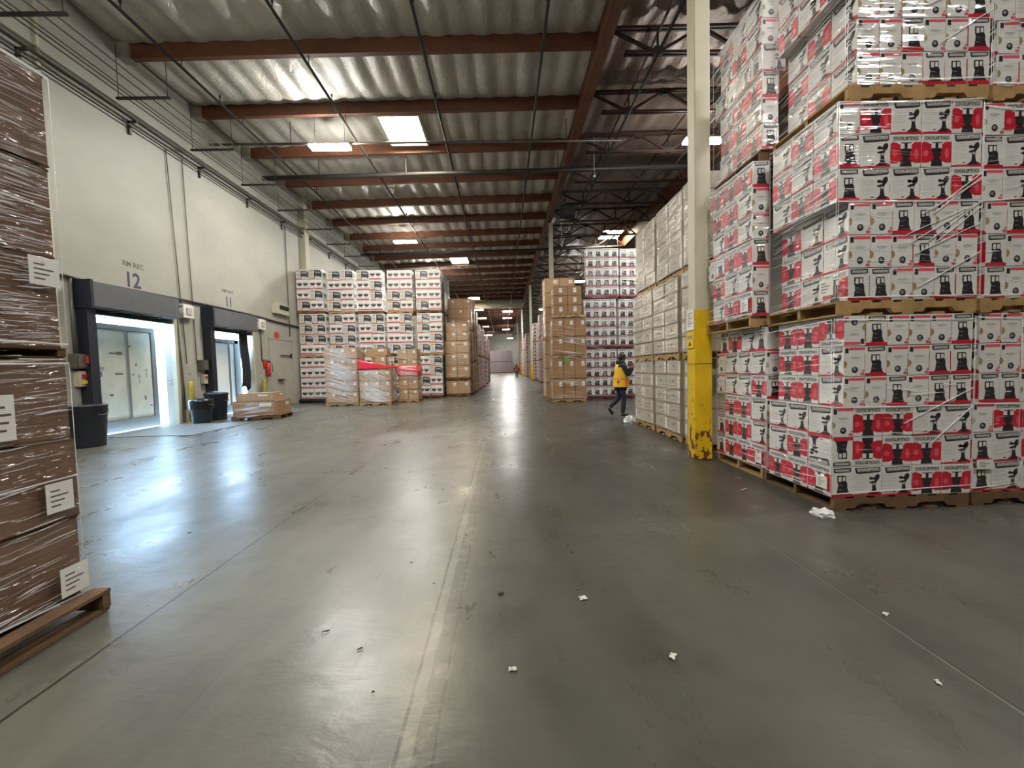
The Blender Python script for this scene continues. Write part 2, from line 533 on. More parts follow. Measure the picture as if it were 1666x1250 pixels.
tag(b.build('truss_bracing_beam'), kind='structure')

# draft curtain far down the dock bay
b = MB(); b.box(WX, 2.7, 51.2, 51.3, 9.05, 10.4, M['cream']); tag(b.build('wall_draft_curtain'), kind='structure')

# skylights
def skylight(k, x0, x1, y0, y1):
    r = empty('window_%d' % k, ((x0 + x1) / 2, (y0 + y1) / 2, 0)); tag(r, kind='structure')
    w, d = (x1 - x0) / 2, (y1 - y0) / 2
    zc = ceil_z((x0 + x1) / 2) - .30
    p = MB(); p.box(-w, w, -d, d, zc + .02, zc + .05, M['skylight']); p.build('pane', r)
    f = MB()
    for (a0, a1, c0, c1) in ((-w - .06, -w, -d - .06, d + .06), (w, w + .06, -d - .06, d + .06), (-w, w, -d - .06, -d), (-w, w, d, d + .06)):
        f.box(a0, a1, c0, c1, zc - .02, zc + .3, M['cream'])
    f.build('frame', r)
for k, (xc, y) in enumerate([(-3.3, 14.5), (-3.2, 31.5), (-3.3, 48.5), (-3.3, 58.0), (-3.3, 68.0), (-3.3, 82), (-3.3, -2.6), (7.65, 27.3), (6.6, 62)]):
    skylight(k + 1, xc - .66, xc + .66, y - .85, y + .85)

# ------------------------------------------------------------------ LED high-bay fittings
def led_proto():
    r = empty('ceiling_light')
    h = MB(); h.box(-.67, .67, -.166, .166, .055, .12, M['lamp_housing'], .012); h.build('lamp_housing', r)
    d = MB(); d.box(-.66, .66, -.17, .17, 0, .055, M['led'], .008); d.build('diffuser', r)
    for sx in (-.5, .5):
        c = MB(); c.tube([(sx, 0, .1), (sx, 0, 1.15)], .006, M['conduit_dark'], 5); c.build('hanging_wire', r)
    return r
L0 = led_proto()
spots = [(-5.65, 13.8, 9.0, 'over the dock in front of door 11, below the skylight'),
         (-5.6, 23.9, 9.0, 'above the tall grill carton stacks'),
         (7.08, 13.7, 9.0, 'beyond the white column, above the beige cartons'),
         (.85, 54.2, 9.0, 'small and far down the aisle, upper of two'),
         (.9, 61.5, 9.0, 'small and far down the aisle, lower of two'),
         (-5.65, 3.7, 9.0, 'added unseen overhead by the brown near pallet'),  # this and the next two are added room light, out of view
         (1.6, -2.4, 9.0, 'added unseen behind the viewpoint over the aisle'),
         (7.1, 3.6, 9.0, 'added unseen overhead behind the red and white cartons'),
         (-5.6, 34, 9.0, 'hidden behind the grill cartons'),
         (.85, 80, 9.0, 'over the aisle past the far person'), (-3, 93, 9.0, 'added to brighten the end wall, dock side'), (2, 99, 8.6, 'added to brighten the end wall, column side'), (7.0, 36, 9.0, 'over the far white stacks'), (7, 56, 9.0, 'over the last white stacks')]  # the pair by the end wall is added to brighten it
for i, (x, y, z, t) in enumerate(spots):
    o = L0 if i == 0 else dup(L0)
    o.location = (x, y, z)
    tag(o, 'bright white LED ceiling light ' + t, 'light', 'LED ceiling lights')

# ------------------------------------------------------------------ pipes under the roof and on the wall
def pipe(name, pts, r, m, label, cat='pipe', group=None, n=8):
    mb = MB(); mb.tube(pts, r, m, n)
    return tag(mb.build(name, smooth=True), label, cat, group)
for x, t in ((-8.2, 'first from the dock wall'), (-4.9, 'second from the dock wall'), (-1.8, 'third from the dock wall'), (1.22, 'beside the girder'), (4.25, 'first inside the truss bay'), (7.2, 'second inside the truss bay')):
    o = empty('sprinkler_pipe', (x, 0, 0))
    tag(o, 'black sprinkler pipe running the length of the hall, ' + t, 'pipe', 'sprinkler pipes under the roof')
    mb = MB(); mb.tube([(0, -8.5, 9.5), (0, 100, 9.5)], .038, M['pipe_black'], 8); mb.build('run', o, True)
    for k in range(10):
        y = 9.2 + 3.05 * k
        mb = MB(); mb.tube([(0, y, 9.5), (0, y, 9.72)], .012, M['pipe_black'], 5); mb.tube([(0, y, 9.66), (0, y, 9.73)], .03, M['pipe_black'], 6)
        mb.build('sprinkler_head', o)
    for k in range(12):
        y = 10.85 + 2.43 * k
        mb = MB(); mb.bar((0, y, 9.46), (0, y, 9.9), .02, .02, M['pipe_black']); mb.build('hanger', o)
def main(y, x0, x1, z0, z1, r, m, label):
    o = empty('sprinkler_main', (0, y, 0)); tag(o, label, 'pipe', 'cross mains under the roof')
    mb = MB(); mb.tube([(x0, 0, z0), (x1, 0, z1)], r, m, 10); mb.build('run', o, True)
    for x in (-7, -3.6, -.6, 2.4):
        if x0 < x < x1:
            z = z0 + (z1 - z0) * (x - x0) / (x1 - x0)
            mb = MB(); mb.bar((x, 0, z - r), (x, 0, 9.95), .025, .025, m); mb.build('hanger', o)
main(13.9, -9.7, 4.3, 9.22, 9.2, .04, M['pipe_grey'], 'thin grey cross pipe passing the first ceiling light and skylight')
main(15.95, -9.2, 8.4, 9.05, 9.3, .09, M['pipe_black'], 'thick dark cross main that runs on through the trusses')
main(26.6, -9.2, 8.4, 9.1, 9.3, .08, M['pipe_black'], 'thick dark cross main farther down above the grill cartons')

# wall pipes on brackets
o = empty('wall_pipe', (WX, 0, 0)); tag(o, 'pair of dark pipes along the dock wall on small brackets, high above the doors', 'pipe')
for dx, z, r in ((.16, 8.24, .035), (.10, 8.05, .02)):
    mb = MB(); mb.tube([(dx, -8, z), (dx, 60, z)], r, M['pipe_black'], 8); mb.build('run', o, True)
for k in range(-1, 12):
    y = 10.94 + 2.4 * k
    mb = MB(); mb.box(0, .24, y - .03, y + .03, 8.16, 8.20, M['pipe_black']); mb.box(0, .06, y - .03, y + .03, 7.86, 8.2, M['pipe_black'])
    mb.build('bracket', o)
o = empty('conduit_rack', (WX, 0, 0)); tag(o, 'rack of thin conduits on short black cross bars above the dock wall pipes', 'conduit')
for dx in (.35, .5, .62, .95, 1.2):
    mb = MB(); mb.tube([(dx, -8, 8.54), (dx, 60, 8.54)], .016, M['conduit'], 6); mb.build('run', o, True)
for k in range(-1, 12):
    y = 10.5 + 2.38 * k
    mb = MB(); mb.box(.15, 1.5, y - .03, y + .03, 8.47, 8.52, M['conduit_dark'])
    for dx in (.2, 1.42): mb.bar((dx, y, 8.5), (dx, y, 9.84), .012, .012, M['conduit_dark'])
    mb.build('cross_bar', o)
# low cable along the wall over the doors
pipe('wall_cable', [(WX + .05, 8.2, 3.62), (WX + .05, 9.1, 3.74), (WX + .05, 9.5, 3.7), (WX + .05, 12.2, 3.74), (WX + .05, 14, 3.74), (WX + .05, 16.2, 3.70), (WX + .05, 17.4, 3.64), (WX + .05, 19.7, 3.60)], .035, M['conduit_dark'], 'dark cable run just over the dock door housings', 'cable')
for y, z0, z1, r, t, dy in ((9.2, 1.9, 3.7, .035, 'grey conduit dropping to the switch box before door 12', 0),
                        (12.35, 1.8, 8.1, .014, 'tall thin conduit between the two dock doors, nearer one', .3),
                        (12.75, 1.8, 8.2, .014, 'tall thin conduit between the two dock doors, farther one', .12),
                        (18.35, 3.1, 8.1, .02, 'thin conduit dropping past the wall vent', 0),
                        (16.15, 1.9, 3.7, .02, 'thin conduit down to the red extinguisher', 0),
                        (12.2, .4, 3.3, .02, 'short conduit beside the yellow door guard', .1)):
    pipe('conduit', [(WX + .04, y - dy, z1), (WX + .04, y, z0)], r, M['conduit'], t, 'conduit', 'conduits on the dock wall', 6)

# ------------------------------------------------------------------ dock doors, trailers and wall fittings
def dock_door(k, D, label):
    y0, y1, z = D
    r = empty('door_%d' % k, (WX, y0, 0)); tag(r, label, kind='structure')
    W = y1 - y0
    h = MB(); h.box(0, .38, -.16, W - .08, z + .02, z + .60, M['door_grey'], .015); h.build('roller_housing', r)
    c = MB(); c.box(-.0, .40, -.22, -.155, z - .02, z + .64, M['door_black']); c.build('end_cap', r)
    for yy in (-.2, W):
        g = MB(); g.box(0, .12 if yy > 0 else .26, yy, yy + (.1 if yy > 0 else .2), 0, z + .05, M['door_black'] if yy < 0 else M['cream']); g.build('guide_rail', r)
    l = MB(); l.box(-.1, .05, 0, W, z - .10, z + .02, M['rubber']); l.build('bottom_bar', r)
    for i in range(3):
        s = MB(); s.box(.05, .3, .5 + i * .6, .56 + i * .6, z - .02, z + .02, M['pipe_grey']); s.build('hook', r)
    p = MB(); p.box(.3, 2.3, .05, W - .05, .001, .012, M['trailer_grey']); p.build('dock_plate', r)
dock_door(1, D12, 'dock door 12 opening')
dock_door(2, D11, 'dock door 11 opening')

def trailer(name, y0, y1, zt, label, striped):
    r = empty(name, (-10.12, y0, 0)); tag(r, label, 'trailer')
    W = y1 - y0
    f = MB()
    f.box(-6, -.06, 0, W, -.9, zt, M['trailer_white']); f.build('cargo_body', r)
    e = MB()
    for a0, a1, b0, b1 in ((0, .09, 0, zt), (W - (.33 if striped else .13), W, 0, zt), (.09, W - .13, zt - .14, zt), (.09, W - .13, 0, .30)):
        e.box(-.06, .02, a0, a1, b0, b1, M['trailer_grey'])
    e.build('rear_frame', r)
    n = 2
    cuts = [.09, W * .68, W - .13] if not striped else [.09, 1.0, 1.92, W - .33]
    for i in range(len(cuts) - 1):
        a, c = cuts[i] + .015, cuts[i + 1] - .015
        d = MB(); d.box(-.055, .0, a, c, .30, zt - .15, M['trailer_lit' if striped else 'trailer_white'], .01)
        F = Face(d, (.0, c, .30), (0, -1, 0), (0, 0, 1), (1, 0, 0), c - a, zt - .45, .002)
        rr = random.Random(i + (5 if striped else 1))
        if not striped:
            for _ in range(9):
                x, y = rr.uniform(.05, .85), rr.uniform(.1, .85); w, hh = rr.uniform(.04, .13), rr.uniform(.006, .05)
                F.rect(x, y, x + w, y + hh, 'scuff' if rr.random() < .7 else 'card_pale')
            for _ in range(2):
                x, y = rr.uniform(.1, .7), rr.uniform(.35, .6)
                F.rect(x, y, x + .1, y + .035, 'card_grey', 1); F.rect(x + .03, y - .07, x + .06, y - .01, 'trailer_grey', 1)
        d.build('rear_door', r)
        if i:
            s = MB(); s.box(-.04, .03, cuts[i] - .035, cuts[i] + .035, .3, zt - .14, M['trailer_grey']); s.build('locking_bar', r)
    return r
trailer('trailer', 9.0, 11.74, 2.82, 'scuffed white trailer rear backed up to dock door 12', False)
trailer('trailer', 12.9, 15.46, 2.72, 'white trailer rear, doors coloured as if lit, with grey bars at dock door 11', True)
# dark curtain flap in door 11
b = MB()
pts = []
for i in range(9):
    u = i / 8
    for j in range(9):
        v = j / 8
        pts.append((WX + .02 + .05 * math.sin(u * 17), D11[1] - .62 + .5 * u + .05 * math.sin(v * 5), .9 + 2.05 * v + .1 * math.sin(u * 7) * (1 - v)))
b.faces(pts, [(i * 9 + j, (i + 1) * 9 + j, (i + 1) * 9 + j + 1, i * 9 + j + 1) for i in range(8) for j in range(8)], M['rubber'])
o = b.build('door_curtain', smooth=True); tag(o, 'torn black curtain flap hanging in dock door 11', 'curtain')
s = o.modifiers.new('thick', 'SOLIDIFY'); s.thickness = .012

def letters(body, y0, y1, z0, z1, m, label):
    mb = MB(); F = Face(mb, (WX, y0, z0), (0, 1, 0), (0, 0, 1), (1, 0, 0), y1 - y0, z1 - z0, .003)
    F.text(body, 0, 0, 1, 1, m, 1)
    tag(mb.build('wall_lettering'), label, 'lettering')
letters('12', 10.62, 11.0, 3.80, 4.2, 'ink', 'dark painted number 12 over the first dock door')
letters('RM REC', 10.52, 11.12, 4.33, 4.47, 'ink_faint', 'faint larger stencilled RM REC over the number twelve')
letters('11', 14.32, 14.56, 3.84, 4.2, 'ink', 'dark painted number 11 over the second dock door')
letters('RM REC', 14.12, 14.72, 4.33, 4.45, 'ink_faint', 'faint smaller stencilled RM REC over the number eleven')

def wallbox(name, y, z, w, h, d, m, label, cat, parts=()):
    r = empty(name, (WX, y, z)); tag(r, label, cat)
    mb = MB(); mb.box(0, d, -w / 2, w / 2, -h / 2, h / 2, m, .01); mb.build('housing', r)
    for pn, (a0, a1, b0, b1, c0, c1, pm) in parts:
        q = MB(); q.box(a0, a1, b0, b1, c0, c1, pm, .004); q.build(pn, r)
    return r
wallbox('switch_box', 9.22, 1.82, .30, .34, .18, M['conduit'], 'grey switch box on the wall before dock door 12', 'switch box',
        [('cover', (.18, .20, -.12, .12, -.14, .14, M['pipe_grey'])), ('handle', (.2, .26, .02, .05, -.05, .12, M['red_paint']))])
wallbox('control_box', 9.25, 1.42, .2, .36, .14, M['cream'], 'cream push-button station under the grey switch box', 'control box',
        [('button', (.14, .17, -.05, .05, .02, .1, M['red_paint'])), ('button', (.14, .17, -.05, .05, -.12, -.04, M['yellow_sign']))])
wallbox('switch_box', 12.95, 1.75, .28, .34, .16, M['conduit'], 'grey switch box on the wall between the two dock doors', 'switch box',
        [('cover', (.16, .18, -.1, .1, -.13, .13, M['pipe_grey']))])
wallbox('control_box', 13.0, 1.3, .16, .3, .12, M['cream'], 'small push-button station before dock door 11', 'control box',
        [('button', (.12, .15, -.04, .04, .02, .1, M['red_paint']))])
for y in (12.42, 16.15):
    t = 'door twelve' if y < 13 else 'door eleven'
    wallbox('dock_signal', y, 3.40, .40, .42, .14, M['label'], 'white square dock signal at the far top corner of dock ' + t, 'signal',
            [('lens', (.14, .17, -.1, .1, -.1, .1, M['card_pale'])), ('lug', (.0, .1, -.2, -.16, .1, .16, M['rubber'])), ('lug', (0, .1, .16, .2, -.16, -.1, M['rubber']))])
wallbox('wall_vent', 17.6, 4.22, 1.1, .46, .16, M['cream'], 'cream louvred wall vent beyond door 11', 'vent',
        [('grille', (.16, .18, -.2, .5, -.02, .16, M['rubber']))])
wallbox('sign', 17.15, 1.98, .02, .02, .01, M['cream'], 'small plate beside the personnel door', 'sign') if False else None
# fire extinguisher
r = empty('fire_extinguisher', (WX + .12, 16.42, 1.3)); tag(r, 'red fire extinguisher hung by the personnel door', 'fire extinguisher')
q = MB(); q.lathe((0, 0, 0), [(.06, 0), (.09, .03), (.09, .42), (.07, .5), (.03, .54), (.03, .58)], M['red_paint'], 16, True, True); q.build('cylinder_body', r, True)
q = MB(); q.box(-.03, .09, -.02, .02, .58, .64, M['rubber'], .006); q.build('handle', r)
q = MB(); q.tube([(.03, .02, .6), (.12, .06, .5), (.11, .1, .2)], .014, M['rubber'], 6); q.build('hose', r, True)
q = MB(); q.box(-.12, -.09, -.16, .16, .35, .7, M['red_paint'], .004); q.build('back_plate', r)
# round red sign
q = MB(); q.tube([(WX + .002, 17.33, 3.05), (WX + .02, 17.33, 3.05)], .17, M['red_paint'], 24); tag(q.build('round_sign'), 'round red sign on the wall over the personnel door', 'sign')
q = MB(); q.box(WX, WX + .01, 11.98, 12.2, 1.9, 2.2, M['green_sign']); tag(q.build('notice'), 'small pale green notice beside door 12', 'sign')
# personnel door
r = empty('door_3', (WX, 16.75, 0)); tag(r, 'cream personnel door beyond dock door 11', kind='structure')
q = MB(); q.box(0, .035, 0, 1.7, .02, 2.86, M['wall'], .008); q.build('leaf', r)
q = MB()
for a0, a1, c0, c1 in ((-.05, 0, 0, 2.92), (1.7, 1.75, 0, 2.92), (-.05, 1.75, 2.87, 2.92)): q.box(0, .045, a0, a1, c0, c1, M['wall'])
q.build('frame', r)
q = MB(); q.tube([(.08, .7, 2.2), (.08, 1.6, 2.2)], .02, M['rubber'], 6); q.box(.05, .1, 1.5, 1.58, 2.1, 2.3, M['rubber']); q.build('bar', r)
q = MB(); q.box(.05, .14, .45, .85, 1.12, 1.17, M['rubber'], .005); q.build('handle', r)
# yellow guard posts by the doors
def guard_post(x, y, h, label):
    r = empty('guard_post', (x, y, 0)); tag(r, label, 'post', 'yellow posts at the dock doors')
    q = MB(); q.lathe((0, 0, .012), [(.075, 0), (.075, h - .05), (.06, h - .01), (.02, h)], M['yellow_dirty'], 16, True, True); q.build('post', r, True)
    q = MB(); q.box(-.13, .13, -.13, .13, 0, .012, M['yellow']); q.build('base_plate', r)
guard_post(WX + .2, 12.25, 1.25, 'yellow guard post at the far side of dock door 12')
guard_post(WX + .2, 15.95, 1.2, 'yellow guard post at the far side of dock door 11')
pipe('floor_bumper', [(-9.5, 18.55, .1), (-7.0, 18.35, .1)], .1, M['rubber'], 'long black rubber bumper lying before the grill cartons', 'bumper', None, 10)

# ------------------------------------------------------------------ bins
def bin_(x, y, r0, r1, h, label, bag=False, lid=False):
    r = empty('trash_can', (x, y, 0)); tag(r, label, 'trash can', 'dark plastic trash cans by the dock')
    q = MB(); q.lathe((0, 0, 0), [(r0 * .96, 0), (r0, .03), (r1 * .99, h * .8), (r1 * 1.03, h * .8 + .01), (r1 * 1.03, h - .03), (r1 * 1.07, h - .02), (r1 * 1.07, h), (r1 * .98, h), (r1 * .95, h - .05), (r0 * .9, .05)], M['plastic_dark'], 28, True, True)
    q.build('body', r, True)
    for s in (-1, 1):
        q = MB(); q.tube([(s * r1 * 1.02, -.1, h * .78), (s * r1 * 1.14, -.06, h * .76), (s * r1 * 1.14, .06, h * .76), (s * r1 * 1.02, .1, h * .78)], .018, M['plastic_dark'], 6); q.build('handle', r, True)
    if bag:
        q = MB(); n = 28
        prof = [(r1 * 1.085, h - .28), (r1 * 1.10, h - .05), (r1 * 1.07, h + .02), (r1 * .9, h + .01), (r1 * .5, h - .08), (.02, h - .1)]
        q.lathe((0, 0, 0), prof, M['bag'], n, False, True); q.build('liner', r, True)
    if lid:
        q = MB(); q.lathe((0, 0, h), [(r1 * 1.1, 0), (r1 * 1.1, .04), (r1 * .9, .09), (.02, .12)], M['plastic_dark'], 28, True, True); q.build('lid', r, True)
bin_(-8.74, 8.42, .265, .31, .87, 'large open dark trash can before dock door 12, by the brown pallet')
bin_(-9.05, 11.95, .24, .28, .70, 'dark trash can with a black liner between the dock doors', bag=True)
bin_(-9.15, 12.72, .26, .30, .80, 'dark lidded trash can behind the lined one, by the low brown cartons', lid=True)

# ------------------------------------------------------------------ columns
for k, y in enumerate((5.85, 22.95, 40.0, 57.1, 74.2)):
    r = empty('column', (2.955, y, 0)); tag(r, kind='structure')
    b = MB(); b.box(-.115, .115, -.115, .115, 0, 9.62, M['column_white'], .012); b.build('shaft', r)
    g = MB(); g.box(-.128, .128, -.128, .128, 0, 2.22 if k == 0 else 1.6, M['guard'], .012); g.build('guard', r)
    if k == 0:
        g = MB(); g.box(-.13, .13, -.13, .13, 1.42, 1.43, M['kraft_flap']); g.build('seam', r)
q = MB()
q.box(2.955 - .142, 2.955 - .13, 5.745, 5.955, 1.93, 2.24, M['label'])
F = Face(q, (2.955 - .142, 5.945, 1.94), (0, -1, 0), (0, 0, 1), (-1, 0, 0), .19, .29, .001)
for i in range(6): F.rect(.12, .15 + i * .13, .62 + .22 * (i % 2), .19 + i * .13, 'label_ink')
tag(q.build('notice'), 'white paper notice on the white and yellow column', 'sign')
q = MB(); q.box(2.955 - .145, 2.955 - .13, 5.75, 5.95, 1.66, 1.88, M['yellow_sign'])
F = Face(q, (2.955 - .145, 5.94, 1.67), (0, -1, 0), (0, 0, 1), (-1, 0, 0), .18, .2, .001)
F.rect(.1, .62, .9, .9, 'card_tan'); F.poly([(.2, .12), (.8, .12), (.5, .5)], 'kraft_flap')
tag(q.build('warning_sign'), 'small yellow warning sign on the yellow column guard', 'sign')

# hanging cords and the dark heater under the girder
for x, y, z0, t in ((3.75, 15.54, 8.85, 'through the trusses'), (3.55, 22.77, 8.4, 'by the second column'), (3.7, 30.0, 7.0, 'far down the column line')):
    r = empty('pull_cord', (x, y, 0)); tag(r, 'thin pale hanging cord with a white tip ' + t, 'cord', 'pale hanging cords')
    q = MB(); q.tube([(0, 0, z0), (0, 0, 10.3)], .01, M['label'], 5); q.build('cord', r)
    q = MB(); q.lathe((0, 0, z0 - .12), [(.05, 0), (.045, .05), (.02, .1), (.01, .12)], M['label'], 10, True, True); q.build('tip', r)
r = empty('unit_heater', (3.5, 20.36, 9.0)); tag(r, 'dark boxy heater hung under the girder near the second column', 'heater')
q = MB(); q.box(-.35, .35, -.3, .3, 0, .55, M['rubber'], .03); q.build('housing', r)
q = MB(); q.tube([(-.1, 0, .55), (-.1, 0, 1.3)], .02, M['rubber'], 6); q.build('hanging_rod', r)
q = MB(); q.lathe((0, -.36, .27), [(.0, 0)], M['gusset'], 8) if False else q.box(-.28, .28, -.32, -.3, .08, .47, M['gusset']); q.build('grille', r)
# ------------------------------------------------------------------ pallets
def pallet_proto(deck, under):
    r = empty('pallet')
    for y in (-.49, 0, .49):                                   # notched stringers
        m = MB(); t = .02
        prof = [(-.61, .02), (-.42, .02), (-.39, .06), (-.16, .06), (-.13, .02), (.13, .02), (.16, .06), (.39, .06), (.42, .02), (.61, .02), (.61, .115), (-.61, .115)]
        P = [(x, y + s, z) for s in (-t, t) for x, z in prof]; n = len(prof)
        m.faces(P, [tuple(range(n)), tuple(range(2 * n - 1, n - 1, -1))] + [(i, n + i, n + (i + 1) % n, (i + 1) % n) for i in range(n)], M[deck])
        m.build('stringer', r)
    m = MB()
    for i in range(7):
        x = -.56 + i * 1.12 / 6; m.box(x - .055, x + .055, -.51, .51, .115, .135, M[deck])
    m.build('top_deck_boards', r)
    m = MB()
    for i in range(5):
        x = -.55 + i * .275; m.box(x - .05, x + .05, -.51, .51, .0, .02, M[under])
    m.build('bottom_deck_boards', r)
    return r
PALS = {'wood': pallet_proto('wood', 'wood'), 'dark': pallet_proto('wood_dark', 'wood_dark'), 'red': pallet_proto('red_pallet', 'wood_dark')}
_used = set()
def pallet(x, y, z, rz, label, kind='wood', sx=1.0, sy=1.0, group='pallets under the cartons'):
    o = PALS[kind] if kind not in _used else dup(PALS[kind])
    _used.add(kind)
    o.location = (x, y, z); o.rotation_euler = (0, 0, rz); o.scale = (sx, sy, 1)
    return tag(o, label, 'pallet', group)

# ------------------------------------------------------------------ carton kinds (built once; copies share the mesh)
def sides(mb, W, D, H):
    return dict(A=Face(mb, (-W / 2, -D / 2, 0), (1, 0, 0), (0, 0, 1), (0, -1, 0), W, H),
                B=Face(mb, (W / 2, D / 2, 0), (-1, 0, 0), (0, 0, 1), (0, 1, 0), W, H),
                C=Face(mb, (W / 2, -D / 2, 0), (0, 1, 0), (0, 0, 1), (1, 0, 0), D, H),
                D=Face(mb, (-W / 2, D / 2, 0), (0, -1, 0), (0, 0, 1), (-1, 0, 0), D, H),
                T=Face(mb, (-W / 2, -D / 2, H), (1, 0, 0), (0, 1, 0), (0, 0, 1), W, D))
AW, AD, AH = .285, .203, .283
NAME = 'OOLIFTIO'
def appliance_mesh():
    mb = MB(); mb.box(-AW / 2, AW / 2, -AD / 2, AD / 2, 0, AH, M['card_white'], .003)
    S = sides(mb, AW, AD, AH)
    f = S['A']                                                  # red side with the tall grinder
    f.poly([(0, .13), (.2, .13), (.3, .17), (.36, .10), (.64, .10), (.7, .17), (.8, .13), (1, .13), (1, .76), (.78, .76), (.72, .70), (.28, .70), (.22, .74), (.08, .77), (0, .72)], 'card_red')
    f.ell(.14, .42, .09, .09, 'card_red_pale', 2); f.ell(.84, .40, .07, .16, 'card_red_pale', 2)
    f.rect(.06, .80, .94, .95, 'card_pale', 1)
    f.text(NAME, .10, .825, .90, .925, 'card_dark', 2)
    f.poly([(.30, .03), (.70, .03), (.66, .2), (.58, .27), (.64, .36), (.63, .46), (.68, .5), (.67, .55), (.33, .55), (.32, .5), (.37, .46), (.36, .36), (.42, .27), (.34, .2)], 'card_dark', 3)
    f.rect(.36, .55, .64, .73, 'card_dark', 3)
    f.rect(.32, .565, .45, .715, 'card_white', 4); f.rect(.55, .565, .68, .715, 'card_white', 4)
    f.rect(.33, .72, .67, .745, 'card_dark', 5)
    f = S['B']                                                  # white side with the slanted name plate
    f.poly([(.08, .96), (.94, .985), (.95, .83), (.90, .80), (.17, .755), (.12, .79)], 'card_dark')
    f.poly([(.14, .945), (.92, .965), (.92, .85), (.16, .82)], 'card_grey', 2)
    f.text(NAME, .17, .85, .89, .93, 'card_white', 3, .025)
    for i, (y, w) in enumerate(((.69, .34), (.62, .42), (.56, .38), (.49, .40), (.43, .3), (.36, .42), (.30, .36), (.23, .3))):
        f.rect(.07, y, .07 + w, y + .012, 'card_pale')
    f.poly([(0, 0), (1, 0), (1, .07), (.92, .14), (.72, .17), (.58, .12), (.5, .06), (.28, .065), (0, .045)], 'card_red')
    f.poly([(.55, .06), (.9, .06), (.82, .18), (.79, .34), (.81, .46), (.66, .46), (.68, .34), (.66, .18)], 'card_dark', 2)
    f.ell(.83, .62, .085, .13, 'card_dark', 2, rot=-.5); f.ell(.64, .60, .075, .05, 'card_dark', 2); f.rect(.62, .56, .84, .62, 'card_dark', 2)
    f.ell(.70, .47, .14, .035, 'card_dark', 3, rot=.15); f.rect(.69, .37, .78, .44, 'card_pale', 3); f.ell(.42, .12, .05, .018, 'card_dark', 2)
    f = S['C']                                                  # narrow side with the window picture
    f.rect(0, 0, 1, .10, 'card_red'); f.poly([(.2, .10), (.9, .10), (.8, .17), (.3, .17)], 'card_red')
    f.poly([(.10, .965), (.93, .975), (.93, .85), (.86, .83), (.16, .81), (.12, .84)], 'card_dark'); f.rect(.17, .85, .87, .94, 'card_grey', 2)
    f.text(NAME, .2, .865, .84, .925, 'card_white', 3)
    f.poly([(.26, .12), (.84, .12), (.76, .3), (.76, .46), (.7, .53), (.7, .72), (.28, .72), (.28, .5), (.33, .42), (.3, .3)], 'card_dark', 2)
    f.rect(.34, .52, .48, .68, 'card_white', 3); f.rect(.54, .54, .66, .68, 'card_white', 3)
    f.rect(.36, .24, .5, .26, 'card_grey', 3); f.rect(.38, .38, .52, .4, 'card_grey', 3)
    f = S['D']                                                  # narrow white side with round spots
    f.rect(.24, .87, 1, .96, 'card_red_pale'); f.rect(.06, .77, .22, .94, 'card_dark', 2)
    f.ell(.52, .63, .26, .035, 'card_pale'); f.rect(.36, .57, .68, .59, 'card_pale'); f.rect(.3, .5, .74, .51, 'card_pale')
    f.ell(.52, .22, .15, .11, 'card_dark', 2); f.ell(.5, .235, .08, .055, 'card_grey', 3)
    f.ell(0.0, .40, .16, .12, 'card_tan', 2, 9, -PI / 2, PI / 2); f.ell(.92, .18, .05, .035, 'card_grey', 2)
    f.ell(.88, .08, .1, .05, 'card_red_pale', 2)
    f = S['T']; f.rect(0, .46, 1, .54, 'tape', 1); f.rect(.1, .1, .9, .4, 'card_red', 1)
    return mb.mesh('appliance_carton')
GW, GD, GH = .595, .52, .485
def grill_mesh():
    mb = MB(); mb.box(-GW / 2, GW / 2, -GD / 2, GD / 2, 0, GH, M['card_white'], .005)
    S = sides(mb, GW, GD, GH)
    f = S['A']
    f.poly([(.36, .34), (.98, .26), (1.0, .68), (.86, .88), (.40, .92)], 'card_dark')
    f.poly([(.46, .66), (.93, .58), (.84, .73), (.50, .78)], 'card_grey', 2); f.rect(.52, .70, .8, .72, 'card_white', 3)
    f.poly([(.36, .12), (.42, .12), (.48, .38), (.40, .38)], 'card_dark'); f.poly([(.86, .14), (.91, .14), (.95, .34), (.88, .34)], 'card_dark')
    f.rect(.4, .2, .9, .24, 'card_grey'); f.rect(.5, .08, .8, .16, 'card_pale')
    f.ell(.20, .84, .17, .07, 'card_tan'); f.poly([(0, .0), (1, 0), (1, .045), (.5, .06), (.36, .14), (0, .14)], 'card_orange'); f.rect(.45, 0, 1, .05, 'band_red')
    f.rect(.05, .17, .33, .72, 'card_pale'); f.rect(.0, .93, 1, .97, 'card_pale'); f.rect(.08, .5, .28, .54, 'card_grey', 2); f.rect(.08, .4, .25, .42, 'card_grey', 2); f.rect(.08, .3, .28, .32, 'card_grey', 2)
    f = S['B']
    for c in (.27, .73):
        f.poly([(c - .21, .70), (c + .21, .70), (c + .17, .52), (c + .08, .42), (c - .08, .42), (c - .17, .52)], 'card_dark'); f.ell(c, .68, .19, .045, 'card_grey', 2)
        f.rect(c - .16, .30, c + .16, .34, 'card_red_pale'); f.rect(c - .10, .78, c + .12, .80, 'card_pale')
    f.rect(0, .08, 1, .21, 'band_red'); f.rect(0, .03, 1, .055, 'card_red_pale')
    for k in 'CD':
        f = S[k]; f.rect(.0, .12, 1, .2, 'card_grey'); f.rect(.2, .3, .8, .75, 'card_grey'); f.rect(.3, .45, .7, .65, 'card_dark', 2)
    f = S['T']; f.rect(0, .46, 1, .54, 'tape', 1)
    return mb.mesh('grill_carton')
